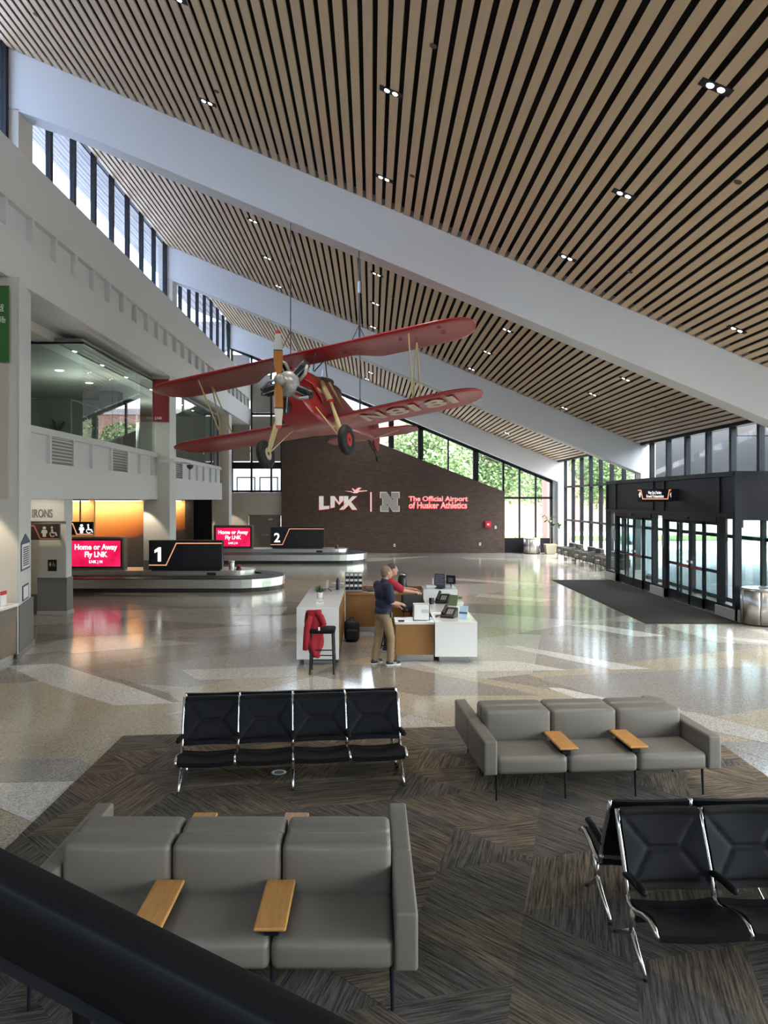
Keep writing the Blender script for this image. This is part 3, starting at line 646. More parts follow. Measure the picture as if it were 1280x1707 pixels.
for (x0,x1,y) in ((-12.5,-9.4,30.6),(-12.2,-9.9,38.9),(-14.2,-10.8,28.7)):
    ls = tag(empty('cove_light', (x0, y, 3.0)), 'linear cove light washing the orange mural %s' % ('behind the first carousel' if y == 30.6 else 'far right of the column' if y > 35 else 'on the plain orange panel'), 'light')
    box('housing', 'white_paint', ls, 0, x1-x0, -.08, .08, -.02, .03); box('diffuser', 'lamp', ls, .02, x1-x0-.02, -.05, .05, -.04, -.02)
    ld = bpy.data.lights.new('cove_lamp', 'AREA'); ld.shape = 'RECTANGLE'; ld.size = x1-x0; ld.size_y = .1; ld.energy = 26; ld.color = (1,.86,.62)
    lo = bpy.data.objects.new('cove_lamp', ld); COL.objects.link(lo); lo.location = ((x0+x1)/2, y-.02, 2.94); lo.rotation_euler = (math.radians(12), 0, 0)
for i, (x, y) in enumerate(((-7.75,25.15),(-8.2,41.6),(-7.6,13.6),(-8.6,18.3))):  # the last spot is an added fill for the dark restroom header
    ld = bpy.data.lights.new('wash_and_fill_spot', 'SPOT'); ld.energy = (60,90,90,28)[i]; ld.color = (1,.85,.64); ld.spot_size = math.radians((75,75,75,130)[i]); ld.spot_blend = .35; ld.shadow_soft_size = .05
    lo = bpy.data.objects.new('wash_and_fill_spot', ld); COL.objects.link(lo); lo.location = (x, y, (3.0,3.0,3.4,2.98)[i]); lo.rotation_euler = (math.radians((12,24,18,35)[i]), 0, 0)

# ---- baggage carousels
def stadium(xl, xr, cy, r, n=14):       # outline: straight left end, round right end
    return [(xl, cy-r)]+[(xr-r+r*math.sin(PI*k/n), cy-r*math.cos(PI*k/n)) for k in range(n+1)]+[(xl, cy+r)]
def carousel(label, xl, xr, y0, y1, core_xr, core_xl):
    cy, r = (y0+y1)/2, (y1-y0)/2; t = tag(empty('baggage_carousel', (0,0,0)), label, 'carousel')
    MB().prism(stadium(xl, xr-.1, cy, r-.1), 0, .14).build('black_base', 'dark_rubber', t)
    MB().prism(stadium(xl, xr-.02, cy, r-.02), .14, .30).build('lower_skirt', 'steel', t); MB().prism(stadium(xl, xr, cy, r), .305, .42).build('upper_skirt', 'steel', t)
    MB().prism(stadium(xl, xr-.05, cy, r-.05), .42, .435).build('belt_bed', 'dark_rubber', t)
    # overlapping belt plates
    path = []; R = r-.47; L = 0
    x = xl+.2
    while x < xr-r: path.append((x, cy-R, 0)); x += .42
    for k in range(1, 12): path.append((xr-r+R*math.sin(PI*k/12), cy-R*math.cos(PI*k/12), PI*k/12))
    x = xr-r
    while x > xl+.2: path.append((x, cy+R, PI)); x -= .42
    p0 = None
    for (x, y, a) in path:
        o = MB().add([(-.2,-.4,0),(.24,-.4,.0),(.24,.36,.03),(-.2,.36,.03),(-.2,-.4,.014),(.24,-.4,.008),(.24,.36,.038),(-.2,.36,.044)], [(0,3,2,1),(4,5,6,7),(0,1,5,4),(1,2,6,5),(2,3,7,6),(3,0,4,7)]).build('belt_plate', 'dark_rubber', t) if p0 is None else inst('belt_plate', p0, t)
        p0 = p0 or o; o.location = (x, y, .436); o.rotation_euler = (0, 0, a)
    MB().prism(stadium(core_xl, core_xr, cy, r-.92), .43, .60).build('core', 'steel', t); MB().prism(stadium(core_xl, core_xr+.03, cy, r-.89), .60, .63).build('core_top', 'steel', t)
    box('control_plate', 'black_plastic', t, core_xr-1.5, core_xr-1.2, cy-r+.905, cy-r+.92, .48, .57)
    return t
carousel('nearer stainless steel baggage carousel in front of the sunset mural', -12.5, -3.0, 24.3, 27.5, -4.05, -12.5)
carousel('farther stainless steel baggage carousel in front of the brick wall', -11, -.24, 35.4, 38.7, -1.2, -11)
mat('sign_navy', (.006,.008,.016), .3)
def numsign(num, label, x0, x1, y, z0, z1):
    t = tag(empty('carousel_sign', ((x0+x1)/2, y, z0)), label, 'sign'); w = (x1-x0)/2; h = z1-z0
    box('case', 'sign_navy', t, -w, w, 0, .3, .06, h, bevel=.01); box('foot', 'black_plastic', t, -w+.08, w-.08, .04, .26, 0, .06); box('top_trim', 'sign_brown', t, -w-.01, w+.01, -.01, .31, h, h+.03)
    box('screen', 'black_plastic', t, -w+1.15, w-.06, -.006, 0, .14, h-.16)
    stroke(t, [(-w+.01,.2),(-w+.58,.2),(-w+.92,h-.07),(w-.01,h-.07)], .035, -.001, 'orange_line')
    if num == '1': MB().prism([(-w+.30,.32),(-w+.41,.32),(-w+.41,.80),(-w+.33,.80),(-w+.19,.70),(-w+.19,.60),(-w+.30,.66)], -.006, 0, 'y').build('numeral', 'sign_white', t)
    else: text(num, .62, 'sign_white', t, 'numeral', .003, (-w+.16, -.004, .33), offset=.014)
    return t
numsign('1', 'black sign with white numeral one on the nearer carousel', U(248,0,25.1).x, U(370,0,25.1).x, 25.1, .63, 1.63)
numsign('2', 'black sign with white numeral two on the farther carousel', U(451,0,36.7).x, U(540,0,36.7).x, 36.7, .63, 1.67)
sm = mat('screen_red', (.3,.0,.02), .3); n = sm.node_tree; bs = n.nodes['Principled BSDF']; tc = n.nodes.new('ShaderNodeTexCoord'); nz = n.nodes.new('ShaderNodeTexNoise'); nz.inputs['Scale'].default_value = 2.2
n.links.new(tc.outputs['Object'], nz.inputs['Vector']); rp = n.nodes.new('ShaderNodeValToRGB'); n.links.new(nz.outputs[0], rp.inputs[0]); rp.color_ramp.elements[0].position = .3; rp.color_ramp.elements[1].position = .75
rp.color_ramp.elements[0].color = (.55,.0,.03,1); rp.color_ramp.elements[1].color = (.85,.02,.14,1); n.links.new(rp.outputs[0], bs.inputs['Emission Color']); bs.inputs['Emission Strength'].default_value = .85
emat('screen_white', (1,.95,1), 1.1)
def adscreen(label, x0, x1, y, z0, z1):
    t = tag(empty('display_screen', ((x0+x1)/2, y, z0)), label, 'screen'); w = (x1-x0)/2; h = z1-z0
    box('cabinet', 'grey_door', t, -w, w, 0, .35, 0, h, bevel=.01); box('bezel', 'sign_brown', t, -w+.06, w-.06, -.02, 0, .06, h-.06); box('display', 'screen_red', t, -w+.12, w-.12, -.025, -.02, .12, h-.12)
    text('Home or Away\nFly LNK', .25, 'screen_white', t, 'lettering', .001, (0, -.03, h-.42), align='CENTER', offset=.008, line=1.0, width=1.45, height=.5)
    text('LNK | N', .13, 'screen_white', t, 'lettering', .001, (0, -.03, .24), align='CENTER', offset=.004)
    return t
adscreen('large red advertising screen at the far left on the nearer carousel', U(113,0,25.5).x, U(207,0,25.5).x, 25.5, .63, 1.75)
adscreen('smaller looking red advertising screen on the farther carousel', U(356,0,36.6).x, U(421,0,36.6).x, 36.6, .63, 1.78)
# tumbler and beacon on the carousels
for (u, v, y, tail) in ((386,948,25.4,'nearer'),):
    p = U(u, v, y); c = tag(empty('steel_canister', (p.x, y, .63)), 'small silver canister standing on the nearer carousel', 'canister')
    MB().lathe([(.10,0),(.10,.26),(.085,.29)], 18).build('body', 'chrome', c); MB().lathe([(.105,.29),(.105,.33)], 18).build('lid', 'steel_plain', c)
mat('red_lamp', (.25,.01,.015), .3)
for (u, y, tail) in ((398,25.5,'nearer'),(561,37.0,'farther')):
    c = tag(empty('warning_beacon', (U(u,0,y).x, y, .63)), 'small red warning beacon on the %s carousel' % tail, 'beacon')
    MB().lathe([(.1,0),(.1,.05)], 16).build('base', 'black_plastic', c); MB().lathe([(.07,.05),(.08,.1),(.06,.17),(.01,.19)], 16).build('dome', 'red_lamp', c, smooth=True)
# ================================================================== wall logo on the brick
YW = YF-.25
def wp(u, v): q = U(u, v, YW); return (q.x, q.z)
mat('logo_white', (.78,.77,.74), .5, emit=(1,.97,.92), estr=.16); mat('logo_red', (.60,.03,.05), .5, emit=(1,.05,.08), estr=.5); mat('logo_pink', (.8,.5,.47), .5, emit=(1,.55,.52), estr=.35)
def polyl(parent, name, pts, m, d=.08, off=0): return MB().prism([wp(*p) for p in pts], YW-d-off, YW-off, 'y').build(name, m, parent)
lg = tag(empty('wall_logo', (0,0,0)), 'white LNK wall lettering with a small aeroplane above', 'logo')
X = lambda x: 500+x/4; Y = lambda y: 790+y/4
def cp(pts): return [(X(a), Y(b)) for a, b in pts]
for nm, pts in (('letter_l', [(128,148),(157,148),(157,214),(196,212),(196,232),(128,240)]),
                ('letter_n', [(204,148),(230,148),(262,192),(262,148),(290,148),(290,178),(262,206),(232,172),(232,222),(204,228)]),
                ('letter_n_foot', [(262,238),(290,210),(290,238)]),
                ('letter_k', [(293,148),(322,148),(322,176),(350,148),(382,148),(340,186),(382,238),(348,238),(322,202),(322,212),(293,238),(293,205),(312,190),(293,200)])):
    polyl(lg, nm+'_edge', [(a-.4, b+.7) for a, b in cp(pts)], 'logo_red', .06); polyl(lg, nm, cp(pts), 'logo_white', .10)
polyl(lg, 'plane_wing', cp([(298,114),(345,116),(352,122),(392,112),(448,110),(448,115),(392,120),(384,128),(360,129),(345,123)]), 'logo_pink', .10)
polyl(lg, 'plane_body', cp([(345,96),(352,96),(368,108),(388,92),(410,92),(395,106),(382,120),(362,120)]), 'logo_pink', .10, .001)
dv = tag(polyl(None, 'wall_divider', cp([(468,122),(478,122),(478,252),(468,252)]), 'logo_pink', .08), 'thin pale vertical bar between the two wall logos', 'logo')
nl = tag(empty('wall_letter', (0,0,0)), 'large grey block letter N with pale outline on the brick wall', 'logo')
Npts = [(533,120),(578,120),(620,182),(620,162),(608,162),(608,120),(664,120),(664,162),(652,162),(652,212),(664,212),(664,252),(618,252),(578,190),(578,212),(592,212),(592,252),(535,252),(535,212),(548,212),(548,162),(533,162)]
mat('logo_grey', (.42,.40,.38), .5)
polyl(nl, 'outline', cp([(598.5+(a-598.5)*1.0, b) for a, b in Npts]), 'logo_white', .08)
polyl(nl, 'face', cp([(598.5+(a-598.5)*.93, 186+(b-186)*.93) for a, b in Npts]), 'logo_grey', .012, .08)
sl_ = tag(empty('wall_slogan', (0,0,0)), 'red edged wall lettering reading The Official Airport of Husker Athletics', 'lettering')
for t, u0, u1, v in (('The Official Airport', 681.5, 779.5, 835), ('of Husker Athletics', 681.5, 778, 847)):
    a, b = wp(u0, v), wp(u1, v)
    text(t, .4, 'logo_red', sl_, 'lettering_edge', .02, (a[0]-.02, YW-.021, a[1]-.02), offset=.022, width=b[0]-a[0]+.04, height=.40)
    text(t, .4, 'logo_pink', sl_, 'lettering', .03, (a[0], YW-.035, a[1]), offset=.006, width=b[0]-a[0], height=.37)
fx = tag(empty('fire_cabinet', (*[wp(813,0)[0]], YW-.02, wp(0,874)[1])), 'red fire alarm box on the brick wall', 'alarm box'); mat('alarm_red', (.55,.01,.03), .4)
box('case', 'alarm_red', fx, -.17, .17, -.12, .02, -.18, .18, bevel=.02); box('strobe', 'logo_pink', fx, -.06, .06, -.15, -.12, -.05, .05)
for u, v, wh in ((826,879,'beside the red alarm box'),(657.5,909,'low in the middle of the brick wall'),(800,907,'low at the right end of the brick wall')):
    a = wp(u, v); o = tag(empty('wall_outlet', (a[0], YW, a[1])), 'small white outlet plate %s' % wh, 'outlet'); box('plate', 'paper', o, -.05, .05, -.02, 0, -.08, .08, bevel=.005); box('socket', 'grey_door', o, -.02, .02, -.024, -.02, -.04, .04)

# ================================================================== entrance vestibule
XV, VY0, VY1, VZ = 9.05, 18.75, 28.95, 3.73
ve = struct(empty('wall_vestibule', (0,0,0)), 'black metal entrance vestibule with sliding glass doors', 'vestibule')
box('roof_deck', 'bronze_panel', ve, XV, XR+.0, VY0, VY1, 3.6, VZ)
ent = [(18.75,19.6),(19.6,23.3),(23.3,24.2),(24.2,27.9),(27.9,28.95)]
for a, b in ent:                                      # header panels
    box('header_panel', 'bronze_panel', ve, XV+.03, XV+.09, a+.06, b-.06, 2.66, 3.62)
for y in (18.75,19.6,23.3,24.2,27.9,28.95):
    box('post', 'black_frame', ve, XV-.01, XV+.16, y-.07, y+.07, 0 if y in (18.75,28.95) else .0, VZ)
for z in (2.62, 3.66): box('rail', 'black_frame', ve, XV-.02, XV+.16, VY0, VY1, z-.05, z+.05)
for a, b in ((18.75,19.6),(23.3,24.2),(27.9,28.95)):
    box('stone_base', 'stone_base', ve, XV-.06, XV+.2, a-.07, b+.07, 0, .27); box('sidelight_pane', 'glass', ve, XV+.07, XV+.08, a+.07, b-.07, .32, 2.57)
    box('sidelight_rail', 'black_frame', ve, XV, XV+.14, a, b, .27, .34)
for gi, (a, b) in enumerate(((19.6,23.3),(24.2,27.9))):
    d = struct(empty('door_%d' % (gi+2), (XV, (a+b)/2, 0)), ['black framed sliding glass doors nearest the steel bin', 'black framed sliding glass doors at the far end of the vestibule'][gi], 'door')
    w = (b-a-.14)/2
    box('header_box', 'bronze_panel', d, -.04, .16, -w, w, 2.42, 2.57, bevel=.01)
    sb = box('motion_sensor', 'black_plastic', d, -.10, -.04, -.15, .15, 2.47, 2.54, bevel=.02)
    for k in range(4):
        y0 = -w+k*w/2-(.12 if k == 3 else 0); y1 = -w+(k+1)*w/2+(.12 if k == 0 else 0); xo = .10 if k in (0, 3) else .02
        lf = MB(); fr = .055
        lf.box(xo, xo+.045, y0, y0+fr, .02, 2.42).box(xo, xo+.045, y1-fr, y1, .02, 2.42).box(xo, xo+.045, y0, y1, .02, .30).box(xo, xo+.045, y0, y1, 2.34, 2.42).box(xo, xo+.045, y0, y1, 1.06, 1.14)
        L = lf.build('door_leaf', 'black_frame', d)
        box('pane', 'glass_tint', L, xo+.018, xo+.026, y0+fr, y1-fr, .30, 1.06); box('pane', 'glass_tint', L, xo+.018, xo+.026, y0+fr, y1-fr, 1.14, 2.34)
        if k in (1, 2): box('push_sticker', 'paper', L, xo+.01, xo+.018, (y1-.2 if k == 1 else y0+.06), (y1-.06 if k == 1 else y0+.2), 1.2, 1.28); box('caution_strip', 'red_print', L, xo-.002, xo, y0+.08, y1-.08, 1.085, 1.115)
    box('threshold', 'steel_plain', d, -.08, .2, -w, w, 0, .015)
    box('handle_plate', 'steel_plain', d, -.03, -.01, w+.02, w+.12, 1.55, 1.95)
# near side of vestibule (faces the viewer)
vs_ = struct(empty('wall_vestibule_side', (0,0,0)), 'near end of the vestibule with dark header and tall glass', 'vestibule')
box('header_panel', 'bronze_panel', vs_, XV+.06, XR, VY0-.03, VY0+.03, 2.5, VZ); box('base', 'stone_base', vs_, XV+.05, XR, VY0-.08, VY0+.08, 0, .27)
box('pane', 'glass_tint', vs_, XV+.1, XR-.05, VY0-.005, VY0+.005, .3, 2.5); box('post', 'black_frame', vs_, XR-.1, XR, VY0-.06, VY0+.06, 0, VZ)
box('rail', 'black_frame', vs_, XV+.06, XR, VY0-.05, VY0+.05, .27, .34); box('post', 'black_frame', vs_, XV+.95, XV+1.03, VY0-.05, VY0+.05, .3, 2.5)
vf = struct(empty('wall_vestibule_end', (0,0,0)), 'far end wall of the vestibule', 'vestibule')
box('header_panel', 'bronze_panel', vf, XV+.06, XR, VY1-.03, VY1+.03, 2.5, VZ); box('pane', 'glass', vf, XV+.1, XR-.05, VY1, VY1+.01, .3, 2.5); box('base', 'stone_base', vf, XV+.05, XR, VY1-.08, VY1+.08, 0, .3)
# outer vestibule doors (dark frames in the glass wall plane)
for k in range(4):
    y = 20.2+k*2.2; box('outer_post', 'black_frame', ve, XR-.12, XR, y-.06, y+.06, 0, 2.6)
box('outer_head', 'black_frame', ve, XR-.14, XR, VY0, VY1, 2.45, 2.62)
# exit sign
ex = tag(empty('exit_sign', (XV+.3, 19.15, 2.3)), 'red lit exit sign inside the vestibule beside the corner', 'sign'); mat('exit_red', (.5,.02,.05), .4, emit=(1,.08,.15), estr=1.2)
box('case', 'paper', ex, 0, .04, -.2, .2, 0, .25); box('face', 'exit_red', ex, -.004, 0, -.18, .18, .02, .23); text('EXIT', .2, 'sign_white', ex, 'lettering', .001, (-.006,.16,.06), rot=(PI/2,0,-PI/2), width=.3)
# blade sign
bs_ = tag(empty('wayfinding_sign', (0,0,0)), 'black wayfinding sign with white arrows and orange line over the entrance', 'sign')
y_ = 22.2; A, B = U(1063,836.5,y_), U(1128,815,y_)
def sp2(x, y): q = U(1010+x/4.741, 780+y/4.741, y_); return (q.x, q.z)
box('panel', 'bronze_panel', bs_, A.x, 8.9, y_, y_+.12, A.z, B.z); box('bracket', 'black_frame', bs_, 8.85, XV+.02, y_-.01, y_+.13, A.z+.02, B.z)
stroke(bs_, [sp2(255,177),sp2(275,177),sp2(290,245),sp2(487,245),sp2(500,175),sp2(548,173)], .028, y_-.001, 'orange_line')
for x in (267, 515):
    pts = [(x-10,215),(x,188),(x+10,215),(x+4,215),(x+4,232),(x-4,232),(x-4,215)]; MB().prism([sp2(*p) for p in pts], y_-.006, y_, 'y').build('arrow', 'sign_white', bs_)
for t, x0, x1, yb in (('Way Out | Parking', 332, 438, 206), ('Ground Transportation', 318, 455, 234)):
    a, b = sp2(x0, yb), sp2(x1, yb); text(t, .1, 'sign_white', bs_, 'lettering', .001, (a[0], y_-.004, a[1]), width=b[0]-a[0], height=.115, offset=.002)
# ---- steel bins
def bin_(label, x, y, r):
    t = tag(empty('trash_bin', (x, y, 0)), label, 'bin')
    MB().lathe([(r-.03,0),(r-.03,.04)], 40).build('base', 'dark_rubber', t)
    src = None
    for k in range(6):
        a0, a1 = k*PI/3+.01, (k+1)*PI/3-.01; rows = [[(r*math.cos(a0+(a1-a0)*i/8), r*math.sin(a0+(a1-a0)*i/8), z) for i in range(9)] for z in (.04,.84)]
        MB().grid(rows).build('side_panel', 'steel', t, smooth=True, solid=.012)
    MB().lathe([(r-.02,.83),(r+.015,.84),(r+.015,.87),(r-.02,.885),(r*.55,.885),(r*.5,.84)], 40).build('top_rim', 'steel_plain', t); MB().lathe([(r*.5,.80),(r*.5,.842)], 30).build('opening', 'black_void', t)
    return t
bin_('round stainless steel bin beside the vestibule corner', 9.42, 18.14, .46)
bin_('round stainless steel bin in front of the far windows', U(886.5,0,42.3).x, 42.3, .46)
# ---- fiddle-leaf fig
ft = tag(empty('fig_tree', (9.95, 41.9, 0)), 'young fig tree in a square tan pot by the far corner', 'plant')
MB().add([(-.24,-.24,0),(.24,-.24,0),(.24,.24,0),(-.24,.24,0),(-.32,-.32,.55),(.32,-.32,.55),(.32,.32,.55),(-.32,.32,.55)], [(0,3,2,1),(4,5,6,7),(0,1,5,4),(1,2,6,5),(2,3,7,6),(3,0,4,7)]).build('pot', 'pot_tan', ft, bevel=.02)
tr = MB(); tr.tube([(0,0,.5),(.03,0,1.3),(-.02,.02,1.8)], [.03,.025,.02], 7); br = [((-.02,.02,1.7),(-.32,.05,2.25)), ((-.02,.02,1.75),(.12,.1,2.15)), ((0,0,1.5),(.45,0,1.75)), ((.45,0,1.75),(.85,.05,1.5))]
for a, b in br: tr.tube([a, b], [.018,.01], 6)
tr.build('trunk', 'bark', ft); r = random.Random(8)
for a, b in br:
    for k in range(5):
        p = Vector(a).lerp(Vector(b), .35+.65*k/4); lf = MB(); leafblade(lf, p, (r.uniform(-1,1), r.uniform(-1,1), r.uniform(-.3,.6)), r.uniform(.22,.34), .2, .35, 4); lf.build('leaf', 'leaf', ft, smooth=True, solid=.004)
# ---- lounge chairs along the right glass
mat('taupe_fabric', (.085,.075,.068), .8, var=.05)
def lounge(label, y):
    t = tag(empty('lounge_chair', (10.08, y, 0)), label, 'armchair', 'grey lounge chairs along the right glass wall')
    box('seat', 'grey_leather', t, -.42, .25, -.34, .34, .27, .43, bevel=.03); box('backrest', 'taupe_fabric', t, .2, .42, -.34, .34, .36, .80, bevel=.04)
    for s in (-1, 1): box('armrest', 'taupe_fabric', t, -.42, .42, *sorted((s*.34, s*.46)), .25, .60, bevel=.02)
    for sx in (-.36, .36):
        for sy in (-.38, .38): MB().tube([(sx, sy, .27), (sx*1.04, sy*1.02, 0)], [.016,.011], 6).build('leg', 'black_frame', t)
    return t
for k, (y, w) in enumerate(((30.9,'nearest the vestibule'),(32.2,'second from the vestibule'),(34.2,'third from the vestibule'),(35.5,'fourth from the vestibule'),(37.5,'fifth from the vestibule'),(38.8,'farthest from the vestibule'))):
    lounge('grey lounge chair by the right glass wall, %s' % w, y)
for k, y in enumerate((33.2, 36.5)):
    t = tag(empty('side_table', (10.1, y, 0)), 'low side table between lounge chairs, %s' % ('nearer the vestibule' if k == 0 else 'holding a small plant'), 'table')
    box('top', 'grey_door', t, -.3, .3, -.22, .22, .42, .46, bevel=.01)
    for sx in (-.25,.25):
        for sy in (-.18,.18): box('leg', 'black_frame', t, sx-.012, sx+.012, sy-.012, sy+.012, 0, .42)
palm('table_plant', 'small leafy plant on the lounge side table', 'plant', (10.1, 36.5, .46), .42, 9, pr_=.07, rnd=9, w=.09)
# ================================================================== seating
def cushion(name, m, parent, x0, x1, y0, y1, z0, z1, r=.05, bulge=(0,0,0), n=5):
    h = [(x1-x0)/2, (y1-y0)/2, (z1-z0)/2]; c = [(x0+x1)/2, (y0+y1)/2, (z0+z1)/2]; r = min(r, min(h)*.98)
    def coords(k):
        inner = [(-1+2*i/n)*(h[k]-r) for i in range(n+1)]; return [-h[k], -h[k]+.35*r, -h[k]+.7*r]+inner+[h[k]-.7*r, h[k]-.35*r, h[k]]
    mb = MB()
    for ax in range(3):
        a, b = [k for k in range(3) if k != ax]
        for s in (-1, 1):
            rows = []
            for p in coords(a):
                row = []
                for q in coords(b):
                    v = [0,0,0]; v[ax] = s*h[ax]; v[a] = p; v[b] = q
                    inn = [max(-(h[k]-r), min(h[k]-r, v[k])) for k in range(3)]; d = Vector([v[k]-inn[k] for k in range(3)])
                    d = d.normalized()*r; w = [inn[k]+d[k] for k in range(3)]
                    for k in range(3):
                        o1, o2 = [j for j in range(3) if j != k]
                        f = (1-(v[o1]/h[o1])**2)*(1-(v[o2]/h[o2])**2)*(w[k]/h[k]); w[k] += bulge[k]*f
                    row.append(tuple(c[k]+w[k] for k in range(3)))
                rows.append(row)
            mb.grid(rows)
    o = mb.build(name, m, parent)
    bm = bmesh.new(); bm.from_mesh(o.data); bmesh.ops.remove_doubles(bm, verts=bm.verts, dist=1e-5); bmesh.ops.recalc_face_normals(bm, faces=bm.faces); bm.to_mesh(o.data); bm.free()
    o.data.polygons.foreach_set('use_smooth', [True]*len(o.data.polygons)); return o
SWD = .715
def make_sofa(label, trays, loc, rz, woods=('oak','oak')):
    t = tag(empty('lounge_sofa', loc, rz), label, 'sofa', 'grey three seat lounge sofas'); G = 'grey_leather'
    box('base_frame', 'black_frame', t, -1.05, 1.05, -.66, -.03, .245, .275)
    for k in range(3):
        x = (k-1)*SWD
        cushion('seat_cushion', G, t, x-SWD/2+.003, x+SWD/2-.003, -.78, -.20, .275, .45, .045, (0,.012,.012))
        cushion('back_cushion', G, t, x-SWD/2+.004, x+SWD/2-.004, -.235, -.012, .40, .755, .04, (0,.03,.006))
    for s in (-1, 1): cushion('armrest', G, t, *sorted((s*1.075, s*1.21)), -.79, -.002, .28, .62, .02)
    for x in (-1.06, -.36, .36, 1.06): MB().tube([(x,-.69,.28),(x*1.005,-.70,0)], [.016,.010], 8).build('leg', 'black_frame', t)
    for x in (-1.06, 1.06): MB().tube([(x,-.06,.28),(x,-.06,0)], [.016,.010], 8).build('leg', 'black_frame', t)
    for k, (x, w) in enumerate(zip(trays, woods)):
        tr = box('tray_table', w, t, x-.095, x+.095, -.80, -.24, .515, .54, bevel=.012, seg=3)
        box('tray_bracket', 'black_frame', tr, x-.04, x+.04, -.72, -.3, .45, .515)
    return t
NS = (-.945, 5.09, .012)
tags_ = 'grey leather three seat sofa with two oak trays '
make_sofa(tags_+'facing the viewer behind the black handrail', (-SWD/2, SWD/2), NS, 0)
make_sofa('grey leather sofa facing away, backed onto the sofa behind the handrail', (-SWD/2, SWD/2), NS, PI, ('oak_pink','oak'))
a4 = math.radians(4.2); fx0 = Vector((1.10,7.36)); cx, cy = 1.10+1.21*math.cos(a4)-.79*math.sin(a4), 7.36+1.21*math.sin(a4)+.79*math.cos(a4)
make_sofa(tags_+'at the right of the carpet', (-SWD/2, SWD/2), (cx, cy, .012), a4)
make_sofa('grey leather sofa facing the hall, backed onto the right hand sofa', (), (cx, cy, .012), a4+PI)

